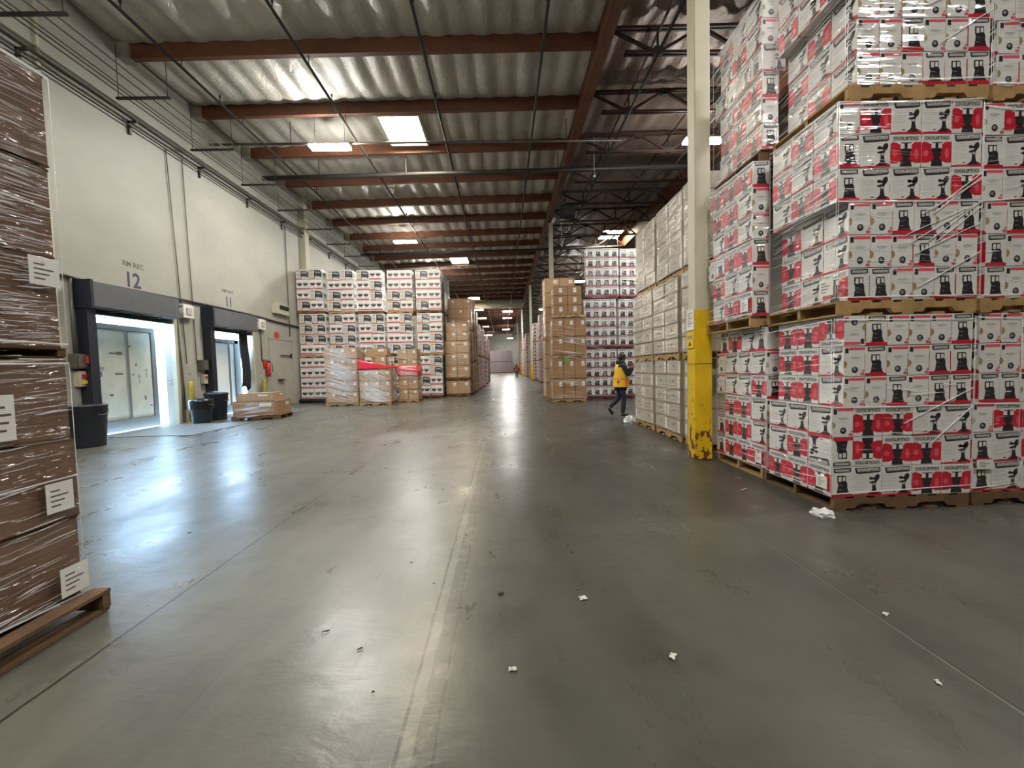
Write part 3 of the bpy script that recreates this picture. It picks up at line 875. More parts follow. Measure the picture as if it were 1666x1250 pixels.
def printed_mesh():
    W, D, H = .33, .33, .385
    mb = MB(); mb.box(-W / 2, W / 2, -D / 2, D / 2, 0, H, M['card_white'], .004)
    S = sides(mb, W, D, H)
    for k in 'ABCD':
        f = S[k]
        f.rect(0, 0, 1, .16, 'band_red'); f.poly([(.18, .14), (.86, .14), (.78, .4), (.8, .66), (.28, .7), (.22, .4)], 'card_dark')
        f.rect(.38, .5, .5, .6, 'card_white', 2); f.rect(.1, .82, .9, .93, 'card_grey')
        if k in 'BD': f.ell(.5, .3, .2, .15, 'card_grey', 2); f.rect(0, .12, .2, .2, 'card_red', 2)
    return mb.mesh('printed_carton')
def beige_mesh(v):
    W, D, H = .575, .42, .272
    mb = MB(); mb.box(-W / 2, W / 2, -D / 2, D / 2, 0, H, M['beige'], .005)
    S = sides(mb, W, D, H)
    for k in 'AB':
        f = S[k]; f.ell(.5, .56, .055, .09, 'label_ink'); f.rect(.42, .5, .58, .53, 'card_grey', 2)
        if v != 2: f.rect(.82, .14, .96, .88, 'label'); f.rect(.85, .3, .93, .34, 'label_ink', 2); f.rect(.85, .6, .93, .63, 'label_ink', 2)
        else: f.rect(.05, .16, .17, .86, 'label')
        if v == 1: f.rect(.05, .2, .13, .8, 'label')
        f.rect(0, .0, 1, .05, 'tape'); f.rect(0, .95, 1, 1, 'tape')
    S['T'].rect(0, .45, 1, .55, 'tape')
    return mb.mesh('beige_carton')
def kraft_mesh(m, W, D, H, labels=1, tape=True):
    mb = MB(); mb.box(-W / 2, W / 2, -D / 2, D / 2, 0, H, M[m], .006)
    S = sides(mb, W, D, H)
    for k in 'ABCD':
        f = S[k]
        if tape: f.rect(0, .485, 1, .50, 'kraft_flap') if False else None
        f.rect(0, 0, 1, .02, 'kraft_flap'); f.rect(0, .975, 1, 1, 'kraft_flap')
        if labels == 1: f.rect(.58, .62, .84, .84, 'label'); f.rect(.62, .7, .8, .72, 'label_ink', 2)
        if labels == 2: f.rect(.40, .3, .62, .78, 'label'); f.rect(.44, .6, .58, .64, 'label_ink', 2)
    f = S['T']; f.rect(0, .46, 1, .54, 'tape')
    return mb.mesh('kraft_carton')
MESH = dict(appliance=appliance_mesh(), grill=grill_mesh(), printed=printed_mesh(), beige0=beige_mesh(0), beige1=beige_mesh(1), beige2=beige_mesh(2))

def put(mesh, name, loc, rz, label, group, scale=None, flip=None, cat='carton'):
    o = bpy.data.objects.new(name, mesh); COL.objects.link(o)
    R = Matrix.Rotation(rz, 4, 'Z')
    if flip is not None:                                        # upside down, turned about the given axis
        R = Matrix.Rotation(PI, 4, flip[0]) @ R
        loc = (loc[0], loc[1], loc[2] + flip[1])
    o.location = loc; o.rotation_euler = R.to_euler()
    if scale: o.scale = scale
    return tag(o, label, cat, group)

ORD = ['first', 'second', 'third', 'fourth', 'fifth', 'sixth', 'seventh', 'eighth', 'ninth', 'tenth']
ADJ = dict(A='red-fronted', B='name-plate', C='window-picture', D='round-spot')
FR = dict(A=0.0, B=PI, C=-PI / 2, D=PI / 2)                     # turn that shows this side to the viewer (-Y)
SR = dict(A=-PI / 2, B=PI / 2, C=PI, D=0.0)                     # turn that shows this side to the aisle (-X)
jit = lambda a: rnd.uniform(-a, a)

# ------------------------------------------------------------------ stretch film: wrinkles and pulled strands of clear film
def film(name, box, faces, n, label, seed, slope=0.0, big=1.0, diag=0):
    x0, x1, y0, y1, z0, z1 = box
    r = random.Random(seed); mb = MB(); off = .012
    for fc, share in faces:
        if fc == '-X': o, u, nn, L = Vector((x0 - off, y0, 0)), Vector((0, 1, 0)), Vector((-1, 0, 0)), y1 - y0
        elif fc == '-Y': o, u, nn, L = Vector((x0, y0 - off, 0)), Vector((1, 0, 0)), Vector((0, -1, 0)), x1 - x0
        else: o, u, nn, L = Vector((x1 + off, y0, 0)), Vector((0, 1, 0)), Vector((1, 0, 0)), y1 - y0
        bands = [r.uniform(z0 + .05, z1 - .05) for _ in range(5)]
        for i in range(int(n * share)):
            ln = r.uniform(.10, .55) * min(1, L) * big
            a = r.uniform(0, max(.01, L - ln))
            z = r.gauss(r.choice(bands), .12) if r.random() < .6 else r.uniform(z0 + .02, z1 - .02)
            z = min(max(z, z0 + .02), z1 - .02)
            w = r.uniform(.0012, .0035) * big if r.random() < .85 else r.uniform(.004, .008) * big
            sl = slope + r.gauss(0, .05)
            k = 5; ring = []
            ph, am = r.uniform(0, 6), r.uniform(0, .003)
            for j in range(k):
                t = j / (k - 1); ww = w * (math.sin(PI * (.08 + .84 * t)))
                p = o + u * (a + ln * t) + Vector((0, 0, min(max(z + sl * ln * (t - .5) + am * math.sin(ph + t * 7), z0), z1)))
                ring.append([p + Vector((0, 0, ww)), p + Vector((0, 0, ww * .4)) + nn * ww * .8, p - Vector((0, 0, ww * .4)) + nn * ww * .8, p - Vector((0, 0, ww))])
            P = [q for g in ring for q in g]
            mb.faces(P, [(4 * j + q, 4 * j + q + 1, 4 * j + q + 5, 4 * j + q + 4) for j in range(k - 1) for q in range(3)], M['film'])
        for i in range(diag if fc == '-Y' else 0):
            a, c = r.uniform(.45, .7) * L, L
            zz = z0 + (z1 - z0) * r.uniform(.05, .5)
            mb.bar(o + u * a + Vector((0, 0, zz)), o + u * c + Vector((0, 0, zz + .27 + .1 * r.random())), .006, .012, M['film'], nn)
    for z in (z0 + .03, (z0 + z1) / 2, z1 - .04):               # edges of the turns of film
        for fc, _ in faces:
            if fc == '-X': mb.bar((x0 - off, y0, z), (x0 - off, y1, z + jit(.05)), .004, .010, M['film'])
            elif fc == '-Y': mb.bar((x0, y0 - off, z), (x1, y0 - off, z + jit(.05)), .004, .010, M['film'])
            else: mb.bar((x1 + off, y0, z), (x1 + off, y1, z + jit(.05)), .004, .010, M['film'])
    for fc, _ in faces:                                         # the overlapping tail of the film at the corners
        for e in (0, 1):
            if fc == '-Y': a = Vector((x0 + (x1 - x0) * e, y0 - off, 0))
            else: a = Vector((x0 - off if fc == '-X' else x1 + off, y0 + (y1 - y0) * e, 0))
            mb.bar(a + Vector((0, 0, z0 + .02)), a + Vector((0, 0, z1 - .03)), .003, .003, M['film'], (1, 0, 0))
    o = mb.build(name, smooth=True)
    return tag(o, label, 'stretch film', 'stretch film around the pallet loads', None)

# ------------------------------------------------------------------ near corner stack of red and white cartons
LV = ['lower', 'middle', 'upper']
ZL = [.135, 1.986, 3.933]
RHL = [.286, .302, .296]
front = [['CBBAA', 'cAAAB', 'DAABB', 'DDCDCC', 'DCDDCC', 'dCDDDC'],
         ['CCDDCC', 'DDDCDD', 'DDCCDC', 'CBBBA', 'CBAAB', 'DABBA'],
         ['DDDCCC', 'DDCDDC', 'DDDDDC', 'CABBA', 'DBABB', 'CBBAA']]
sideP = [['AA', 'AB', 'BB', 'AA', 'AA', 'AA'], ['BA', 'BA', 'BA', 'AB', 'BA', 'AB'], ['AB', 'BA', 'AB', 'BA', 'BB', 'AB']]
P1X = [3.09, 3.12, 3.19]
P1R = [4.44, 4.47, 4.53]
Y0 = 3.62
GR = 'red and white cartons of the near stacks'
for L in range(3):
    for k, row in enumerate(front[L]):
        z = ZL[L] + k * RHL[L]
        wide = len(front[L][k]) == 5
        xr = P1R[L]
        x = xr - (AD + 4 * AW + .008 if wide else 6 * (AD + .004))
        xa = x
        for i, ch in enumerate(row):
            w = AW if ch.upper() in 'AB' else AD
            fl = ('Y', RHL[L] - .004) if (ch.islower() or (L == 0 and k == 1 and i == 1)) else None
            c = ch.upper()
            d = AW if c in 'CD' else AD
            rz = FR[c]
            lab = f"{ADJ[c]} carton, {ORD[i]} from the aisle in {ORD[k]} row up, {LV[L]} corner pallet front"
            put(MESH['appliance'], 'appliance_carton', (x + w / 2, Y0 + d / 2 + jit(.004), z), rz + jit(.008), lab, GR, scale=(1, 1, (RHL[L] - .004) / AH), flip=fl)
            x += w + .003
        for j, ch in enumerate(sideP[L][k]):
            y = Y0 + AW * (j + 1.5) + .006 * (j + 1)
            put(MESH['appliance'], 'appliance_carton', (xa + AD / 2 + jit(.004), y, z), SR[ch] + jit(.008),
                f"{ADJ[ch]} carton, {ORD[j + 1]} back from the edge in {ORD[k]} row up, {LV[L]} corner pallet aisle side", GR, scale=(1, 1, (RHL[L] - .004) / AH))
        if k == 5 and L < 2 or (L == 2 and k == 5):
            pass
    pallet((P1X[L] + P1R[L]) / 2 + .01, Y0 + .50, ZL[L] - .135, 0, f"wooden pallet under the {['lowest', 'second', 'topmost'][L]} corner load of red and white cartons", 'dark' if L == 0 else 'wood', 1.08, .98)
# neighbour of the corner stack along the front
front2 = [['CBBAB', 'CBAAB', 'DAABA', 'CCDDCD', 'DDCDCC', 'DDDCDC'], ['CDDCDC', 'CDCDDC', 'DCDDCC', 'DBABA', 'CBBAA', 'DABBA'], ['DCDCDD', 'DDCCDC', 'DBABA']]
X2 = [4.50, 4.53, 4.60]
for L in range(3):
    for k, row in enumerate(front2[L]):
        x = X2[L] + (.0 if 'A' in row or 'B' in row else .05)
        for i, c in enumerate(row):
            w = AW if c in 'AB' else AD; d = AW if c in 'CD' else AD
            put(MESH['appliance'], 'appliance_carton', (x + w / 2, Y0 + .04 + d / 2 + jit(.004), ZL[L] + k * RHL[L]), FR[c] + jit(.008),
                f"{ADJ[c]} carton, {ORD[i]} in {ORD[k]} row up, {LV[L]} pallet beside the corner stack front", GR, scale=(1, 1, (RHL[L] - .004) / AH))
            x += w + .004
    pallet(X2[L] + .62, Y0 + .52, ZL[L] - .135, 0, f"wooden pallet under the {['lowest', 'second', 'topmost'][L]} load beside the corner stack", 'dark' if L == 0 else 'wood', 1.03, .98)
# second stack back along the aisle, up to the white column
sideQ = [['AAAC', 'BAAC', 'BAAB', 'ABBD', 'BBBD', 'CBAC'], ['AABD', 'BBAC', 'AACD', 'BABC', 'BAAD', 'AAAC'], ['AABD', 'BAAC', 'AABD', 'CBDB', 'BABA', 'BBAB']]
QX = [3.14, 2.99, 3.10]
for L in range(3):
    for k, row in enumerate(sideQ[L]):
        y = 4.66 if L else 4.62
        for j, c in enumerate(row):
            w = AW if c in 'AB' else AD; d = AW if c in 'CD' else AD
            if y + w > 5.70: break
            put(MESH['appliance'], 'appliance_carton', (QX[L] + d / 2 + jit(.005), y + w / 2, ZL[L] + k * RHL[L]), SR[c] + jit(.01),
                f"{ADJ[c]} carton, {ORD[j]} along in {ORD[k]} row up, {LV[L]} pallet between corner stack and column", GR, scale=(1, 1, (RHL[L] - .004) / AH))
            y += w + .004
        if L:                                                   # the narrow end that shows past the corner stack
            put(MESH['appliance'], 'appliance_carton', (QX[L] + .205 + AD / 2 + .09, 4.66 + AW / 2, ZL[L] + k * RHL[L]), FR['C' if (k + L) % 2 else 'D'],
                f"{ADJ['C' if (k + L) % 2 else 'D']} carton set back in the gap, {ORD[k]} row up, {LV[L]} pallet before the column", GR) if False else None
    pallet(QX[L] + .615, 5.19, ZL[L] - .135, 0, f"wooden pallet under the {['lowest', 'second', 'topmost'][L]} load between corner stack and column", ['wood', 'wood', 'dark'][L], 1.0, .98)
for L in range(3):
    zt = ZL[L] + 6 * RHL[L]
    film('stretch_wrap', (P1X[L], P1R[L], Y0, Y0 + .9, ZL[L], zt), [('-Y', .12 if L != 1 else .2), ('-X', 1.0 if L else .2)], 240, f"clear stretch film around the {LV[L]} corner load", 11 + L, -.08, 1.0, 9 if L == 1 else 2)
    film('stretch_wrap', (QX[L] - .004, QX[L] + 1, 4.62, 5.68, ZL[L], zt), [('-X', 1.0 if L else .2)], 240, f"clear stretch film around the {LV[L]} load before the column", 21 + L, -.05)
    film('stretch_wrap', (X2[L], X2[L] + .45, Y0 + .04, Y0 + .9, ZL[L], zt), [('-Y', 1)], 26, f"clear stretch film around the {LV[L]} load beside the corner stack", 31 + L, .1)
# white shipping labels stuck on the film
def sticker(x, y, z, n, w, h, label):
    q = MB(); nn = Vector(n); u = Vector((0, -1, 0)) if n[0] < 0 else (Vector((1, 0, 0)) if n[1] < 0 else Vector((0, 1, 0)))
    if n[0] > 0: u = Vector((0, 1, 0))
    F = Face(q, Vector((x, y, z)) + nn * .016, u, (0, 0, 1), n, w, h, .001)
    q.faces([F.P(a, b_, k) for k in (0, 2) for a, b_ in ((0, 0), (1, 0), (1, 1), (0, 1))], [(3, 2, 1, 0), (4, 5, 6, 7), (0, 1, 5, 4), (1, 2, 6, 5), (2, 3, 7, 6), (3, 0, 4, 7)], M['label'])
    for i in range(4): F.rect(.15, .2 + .17 * i, .5 + .3 * ((i * 7) % 3) / 2, .25 + .17 * i, 'label_ink', 3)
    return tag(q.build('shipping_label'), label, 'label', 'white shipping labels on the loads')
sticker(3.09, 3.78, .20, (-1, 0, 0), .13, .12, 'white shipping label low on the aisle side of the corner load')
sticker(3.14, 4.80, .19, (-1, 0, 0), .12, .12, 'white shipping label low on the load before the column')
sticker(3.12, 3.80, 2.05, (-1, 0, 0), .16, .16, 'white shipping label on the middle corner load, aisle side')
sticker(2.99, 4.86, 2.05, (-1, 0, 0), .15, .15, 'white shipping label on the middle load before the column')
sticker(4.51, 3.64, .36, (0, -1, 0), .16, .09, 'cream label on the lower load beside the corner stack')

# ------------------------------------------------------------------ beige carton stacks beyond the column
BX = 3.20
GB = 'beige cartons stacked past the white column'
zl = [.135, 1.63, 3.13]
runs = [[(5.95, 1, 'first'), (7.02, 2, 'second'), (8.32, 2, 'third')], [(5.9, 1, 'first'), (7.02, 2, 'second'), (8.24, 2, 'third')], [(5.95, 1, 'first'), (6.98, 2, 'second'), (8.26, 2, 'third')]]
for L in range(3):
    for (y0, n, nm) in runs[L]:
        off = [0, -.03, .02][L] + jit(.02)
        for k in range(5):
            for j in range(n):
                v = rnd.choice((0, 0, 1, 2))
                put(MESH['beige%d' % v], 'beige_carton', (BX + off + .21 + jit(.006), y0 + .29 + j * .585 + (.38 if n == 1 else 0), zl[L] + k * .274), SR['A'] + jit(.01),
                    f"beige carton, {ORD[j]} along in {ORD[k]} row up, {LV[L]} level, {nm} stack past the column", GB)
        pallet(BX + off + .52, y0 + .585 if n == 2 else y0 + .60, zl[L] - .135, PI / 2, f"pale wooden pallet under the {LV[L]} beige load, {nm} stack past the column", 'wood', .96 if n == 2 else .62, .98)
        film('stretch_wrap', (BX + off - .004, BX + 1, y0 + .02 + (.38 if n == 1 else 0), y0 + n * .585 + (.36 if n == 1 else 0), zl[L], zl[L] + 1.37), [('-X', 1)], 95 if L == 2 else 60, f"clear film over the {LV[L]} beige load, {nm} stack past the column", 41 + L * 3 + n + int(y0), -.12, 1.3)

# ------------------------------------------------------------------ brown stack beside the viewpoint
GN = 'brown cartons of the near pallet'
zn = [(.14, 3, .475), (1.63, 3, .53)]
for L, (z0, n, h) in enumerate(zn):
    for k in range(n):
        m = kraft_mesh('kraft_brown', .98, .66, h - .008, 0)
        put(m, 'brown_carton', (-2.62 - .5 + jit(.012) - .02 * L, 2.45 - .335 + jit(.006), z0 + k * h), jit(.012), f"large brown carton under film, {ORD[k]} row up on the {['lower', 'upper'][L]} near pallet", GN)
    for k in range(n):
        put(kraft_mesh('kraft_brown', .98, .55, h - .008, 0), 'brown_carton', (-2.62 - .5 + jit(.012) - .02 * L, 1.48 + jit(.006), z0 + k * h), jit(.012), f"large brown carton at the back, {ORD[k]} row up on the {['lower', 'upper'][L]} near pallet", GN)
    pl = pallet(-3.08 - .16 * L, 1.88, z0 - (.135 if L == 0 else .06), 0, f"dark wooden pallet under the {['lower', 'upper'][L]} near brown load", 'dark', .98, 1.12)
    if L: pl.scale.z = .44
    film('stretch_wrap', (-3.6, -2.618, 1.80, 2.43, z0, z0 + n * h), [('+X', 1)], 110 if L == 0 else 420, f"shiny stretch film around the {['lower', 'upper'][L]} near brown load", 71 + L, .06, .8)
sticker(-2.60, 2.28, .17, (1, 0, 0), .15, .17, 'white label on the lowest near brown carton')
sticker(-2.60, 2.24, .68, (1, 0, 0), .14, .17, 'white label on the second near brown carton')
sticker(-2.60, 2.05, 1.13, (1, 0, 0), .08, .24, 'white label on the third near brown carton')
sticker(-2.62, 2.26, 1.98, (1, 0, 0), .15, .16, 'white label low on the upper near brown load')

# ------------------------------------------------------------------ tall grill carton stacks by the dock wall
cols = [(-9.62, 18.95), (-8.30, 19.25), (-6.96, 19.35), (-5.58, 19.45), (-4.20, 19.5)]
GG = 'white grill cartons of the tall stacks'
pat = ['BBAA', 'AABB', 'AAAB', 'AAAA', 'ABBA', 'BBBA', 'AAAB', 'BABB', 'BABA', 'ABAB', 'AABA', 'BBAB']
for c, (x0, y0) in enumerate(cols):
    for L in range(3):
        z0 = .14 + L * 2.093
        sx = jit(.04)
        for k in range(4):
            for j in range(2):
                ch = 'AB'[rnd.random() < .48]
                hidden = (c in (1, 2) and L == 0 and k < 3)
                put(MESH['grill'], 'grill_carton', (x0 + sx + .03 + GW / 2 + j * (GW + .016) + jit(.007), y0 + GD / 2 + jit(.015), z0 + k * (GH + .004)), FR[ch] + jit(.012),
                    f"{'grill-picture' if ch == 'A' else 'bowl-picture'} carton, {['wall', 'aisle'][j]} side in {ORD[k]} row of {LV[L]} pallet, {ORD[c]} stack from the wall", GG)
        pallet(x0 + sx + .63, y0 + .52, z0 - .135, 0, f"wooden pallet under the {LV[L]} grill load, {ORD[c]} stack from the wall", 'wood' if (c + L) % 2 else 'dark', 1.02, 1)
        if c in (0, 1, 4): film('stretch_wrap', (x0 + sx, x0 + sx + 1.26, y0 - .01, y0 + .5, z0, z0 + 1.94), [('-Y', 1)], 30, f"clear film on the {LV[L]} grill load, {ORD[c]} stack from the wall", 91 + c * 3 + L, -.1, 1.6)

# ------------------------------------------------------------------ wrapped loads seen as single bundles, farther off
def load(x0, x1, y0, y1, z0, z1, m, label, group, rows=5, colsn=4, dark=True, name='wrapped_load', labels=False):
    r = empty(name, ((x0 + x1) / 2, (y0 + y1) / 2, z0)); tag(r, label, 'wrapped load', group)
    w, d, h = (x1 - x0) / 2, (y1 - y0) / 2, z1 - z0 - .14
    q = MB()
    q.box(-w, w, -d, d, .14, .14 + h, M[m], .03)
    for o, u, n, W, nc in (((-w, -d, .14), (1, 0, 0), (0, -1, 0), 2 * w, colsn), ((w, -d, .14), (0, 1, 0), (1, 0, 0), 2 * d, colsn), ((-w, d, .14), (0, -1, 0), (-1, 0, 0), 2 * d, colsn)):
        F = Face(q, o, u, (0, 0, 1), n, W, h, .004)
        for i in range(1, rows): F.rect(.02, i / rows - .006, .98, i / rows + .006, 'card_grey' if m != 'kraft' else 'kraft_flap')
        for j in range(1, nc): F.rect(j / nc - .005, .02, j / nc + .005, .98, 'card_grey' if m != 'kraft' else 'kraft_flap')
        for i in range(rows):
            for j in range(nc):
                if dark:
                    F.rect((j + .3) / nc, (i + .2) / rows, (j + .72) / nc, (i + .68) / rows, 'card_grey' if m == 'pink_load' else 'card_dark', 2)
                    F.rect((j + .05) / nc, (i + .04) / rows, (j + .95) / nc, (i + .15) / rows, 'card_red_pale', 2)
                if labels and (i + j) % 2 == 0: F.rect((j + .5) / nc, (i + .6) / rows, (j + .75) / nc, (i + .8) / rows, 'label', 2)
    q.build('carton_block', r)
    p = MB(); p.box(-w, w, -d, d, .10, .14, M['wood'])
    for y in (-d + .06, 0, d - .06): p.box(-w, w, y - .05, y + .05, .02, .10, M['wood_dark'])
    p.box(-w, w, -d, d, 0, .02, M['wood_dark'])
    p.build('pallet_base', r)
    return r
for c in range(2):
    for L in range(3):
        load(-4.2, -2.93, 20.6 + 1.15 * c, 21.65 + 1.15 * c, L * 2.13, L * 2.13 + 2.13, 'dark_load', f"dark film-wrapped load, {LV[L]} level, {ORD[c]} behind the last grill stack", 'dark wrapped loads behind the grill cartons', 4, 2, False)

# kraft stacks at the mouth of the aisle
def kraft_block(x0, y0, z0, nx, nz, w, d, h, m, label, group, labels=1, name='kraft_carton', only=None):
    me = kraft_mesh(m, w - .014, d, h - .004, labels)
    for k in range(nz):
        for i in range(nx):
            put(me, name, (x0 + w * (i + .5) + jit(.003), y0 + d / 2 + jit(.01), z0 + k * h), jit(.008), label.format(i=ORD[i], k=ORD[k]), group)
GK = 'kraft cartons at the mouth of the aisle'
kraft_block(-2.92, 20.15, .14, 2, 1, .61, .9, .68, 'kraft_light', 'kraft carton, {i} from the grill stacks on the lowest pallet at the aisle mouth', GK)
kraft_block(-2.92, 20.15, .958, 2, 3, .61, .9, .63, 'kraft_light', 'kraft carton, {i} from the grill stacks in {k} row up, upper pallet at aisle mouth', GK)
kraft_block(-2.86, 20.2, 2.85, 2, 2, .56, .8, .46, 'kraft_light', 'kraft carton, {i} from the grill stacks in {k} top row at the aisle mouth', GK)
pallet(-2.31, 20.62, 0, 0, 'pallet under the lowest kraft load at the aisle mouth', 'dark', 1, .9)
pallet(-2.31, 20.62, .822, 0, 'pallet between the two kraft loads at the aisle mouth', 'dark', 1, .9)
film('stretch_wrap', (-2.93, -1.69, 20.13, 21, 1.0, 3.8), [('-Y', 1), ('+X', .5)], 60, 'clear film on the kraft stack at the aisle mouth', 131, -.1, 2.2)
for c, (y, t) in enumerate(((21.5, 5.2), (22.8, 5.4), (24.1, 4.9))):
    z = 0
    for L in range(3):
        load(-2.88, -1.63 + .05 * c, y, y + 1.2, z, z + t / 3, 'kraft', f"brown wrapped load, {LV[L]} level, {ORD[c]} behind the kraft stack at the aisle mouth", 'brown wrapped loads along the aisle', 3, 3, False, labels=True)
        z += t / 3
for c in range(6):
    y = 26.0 + 2.9 * c
    for L in range(2):
        load(-2.7 + .12 * (c % 2), -1.45 + .12 * (c % 2), y, y + 1.25, L * 2.15, L * 2.15 + 2.15, 'pink_load' if c % 3 else 'white_load', f"pale wrapped load, {['lower', 'upper'][L]} of two, {ORD[c]} along the aisle past the brown loads", 'pale wrapped loads on the dock side of the aisle', 5, 3)
for c in range(10):
    y = 27.0 + 6.6 * c
    for L in range(3 if c % 3 else 2):
        load(3.2, 4.6, y, y + 1.3, L * 1.95, L * 1.95 + 1.95, 'pink_load' if c % 2 else 'white_load', f"pale wrapped load, {LV[L]} of the stack, {ORD[c]} along the column side of the aisle", 'pale wrapped loads on the column side of the aisle', 5, 4)
for c in range(4):
    for L in range(2):
        load(-3.3 + 1.45 * c, -1.95 + 1.45 * c, 98, 99.3, L * 2.75, L * 2.75 + 2.75, 'pink_load', f"pale wrapped load across the aisle end, {['lower', 'upper'][L]} level, {ORD[c]} from the dock side", 'pale wrapped loads closing the aisle', 5, 4, False)

# big kraft stack between the aisle and the white cartons
GM = 'brown cartons of the tall mid-aisle stack'
kraft_block(1.95, 15.45, .14, 3, 2, .45, 1.0, .80, 'kraft', 'tall brown carton, {i} from the aisle in {k} row up, bottom load of mid-aisle stack', GM, 1)
kraft_block(1.98, 15.45, 1.878, 3, 2, .445, 1.0, .72, 'kraft', 'tall brown carton, {i} from the aisle in {k} row up, middle load of mid-aisle stack', GM, 1)
kraft_block(2.05, 15.5, 3.458, 2, 3, .56, .9, .37, 'kraft', 'flat brown carton, {i} from the aisle in {k} row up, top load of mid-aisle stack', GM, 2)
for z, t in ((0, 'lowest'), (1.742, 'second'), (3.322, 'topmost')):
    pallet(2.62, 15.97, z, 0, f"pale pallet under the {t} load of the mid-aisle brown stack", 'wood', 1.08, 1)
kraft_block(1.82, 16.75, .14, 2, 4, .62, 1.0, .60, 'kraft_light', 'brown carton, {i} from the aisle in {k} row up, second column of mid-aisle stack', GM, 0)
kraft_block(1.85, 16.75, 2.678, 2, 4, .65, 1.0, .62, 'kraft_light', 'brown carton, {i} from the aisle in {k} high row, second column of mid-aisle stack', GM, 1)
pallet(2.45, 17.25, 0, 0, 'pallet under the second column of the mid-aisle brown stack', 'wood', 1.05, 1)
pallet(2.45, 17.25, 2.542, 0, 'pallet halfway up the second column of the mid-aisle brown stack', 'wood', 1.05, 1)
film('stretch_wrap', (1.94, 3.32, 15.44, 16.4, .14, 3.4), [('-Y', .7), ('-X', 1)], 60, 'clear film around the lower loads of the mid-aisle brown stack', 141, -.15, 2.4)
film('stretch_wrap', (1.8, 3.1, 16.74, 17.7, .14, 5.1), [('-X', 1)], 50, 'clear film around the second column of the mid-aisle brown stack', 142, -.1, 2.6)
sticker(2.42, 15.44, 1.58, (0, -1, 0), .18, .16, 'green sticker near the top of the bottom brown load').data.materials[0] = M['green_sticker']

# white printed cartons behind the person
GP = 'white printed cartons behind the walking person'
for c, (x0, n, y0) in enumerate(((3.42, 4, 16.35), (4.85, 3, 16.45))):
    for L in range(3):
        sx = [0, .0, .12][L] if c == 0 else [0, .05, .12][L]
        for k in range(5):
            for j in range(n):
                ch = rnd.choice('AB')
                if c == 0 and j < 1 and L < 2 and x0 + .33 < 3.3: continue
                put(MESH['printed'], 'printed_carton', (x0 + sx + .17 + j * .335 + jit(.005), y0 + .17 + jit(.008), .14 + L * 2.077 + k * .388), FR[ch] + jit(.02),
                    f"small white printed carton, {ORD[j]} in {ORD[k]} row, {LV[L]} load, {['nearer', 'farther'][c]} stack behind the person", GP)
        pallet(x0 + sx + .67, y0 + .51, .003 + L * 2.077, 0, f"red pallet under the {LV[L]} white load, {['nearer', 'farther'][c]} stack behind the person", 'red', 1.05, 1)
    film('stretch_wrap', (x0, x0 + n * .335, y0 - .01, y0 + .9, .14, 6.2), [('-Y', 1), ('-X', .4)], 70, f"clear film over the {['nearer', 'farther'][c]} white stack behind the person", 151 + c, -.1, 2.2)

# three mixed kraft pallets before the grill stacks
GX = 'kraft cartons of the wrapped pallets before the grill stacks'
kraft_block(-7.35, 16.42, .14, 3, 5, .445, .95, .455, 'kraft_light', 'kraft carton, {i} from the dock wall in {k} row up, pallet by grill stacks', GX)
pallet(-6.68, 16.92, 0, 0, 'pale pallet under the tall kraft load by the grill stacks', 'wood', 1.1, 1)
film('stretch_wrap', (-7.36, -6.01, 16.4, 17.4, .15, 2.4), [('-Y', 1), ('+X', .4)], 220, 'clear film around the tall kraft load by the grill stacks', 161, -.3, 2.4, 4)
kraft_block(-5.93, 16.32, .14, 3, 3, .43, .95, .44, 'kraft_light', 'kraft carton, {i} from the dock wall in {k} row up, middle wrapped pallet', GX)
pallet(-5.28, 16.8, 0, 0, 'pale pallet under the middle kraft load with red film', 'wood', 1.07, 1)
film('stretch_wrap', (-5.94, -4.62, 16.3, 17.2, .15, 1.44), [('-Y', 1), ('+X', .4)], 170, 'clear film around the middle kraft load with red film', 162, -.45, 2.4, 3)
for (x, y, z, w, d, h, m, t) in ((-5.05, 16.42, 1.46, .42, .4, .60, 'kraft_light', 'upright kraft carton standing on top of the middle load'),
                                 (-5.62, 16.45, 1.46, .55, .4, .30, 'kraft_light', 'flat kraft carton on top of the middle load beside the upright one'),
                                 (-5.3, 16.95, 1.46, .6, .4, .55, 'kraft', 'dark kraft carton at the back of the middle load top'),
                                 (-5.35, 16.95, 2.01, .9, .45, .38, 'kraft_light', 'long kraft carton topmost at the back of the middle load'),
                                 (-4.72, 16.5, 1.46, .2, .3, .34, 'kraft', 'small kraft carton at the edge of the middle load top')):
    put(kraft_mesh(m, w, d, h, 1), 'kraft_carton', (x, y + d / 2, z), jit(.06), t, GX)
kraft_block(-4.58, 17.3, .14, 2, 5, .42, .85, .44, 'kraft_light', 'kraft carton, {i} from the dock wall in {k} row up, small pallet with red band', GX)
pallet(-4.16, 17.75, 0, 0, 'pallet under the small kraft load with the red band', 'wood', .72, .9)
film('stretch_wrap', (-4.59, -3.73, 17.28, 18.1, .1, 2.35), [('-Y', 1)], 60, 'clear film around the small kraft load with the red band', 163, -.15, 2.2)
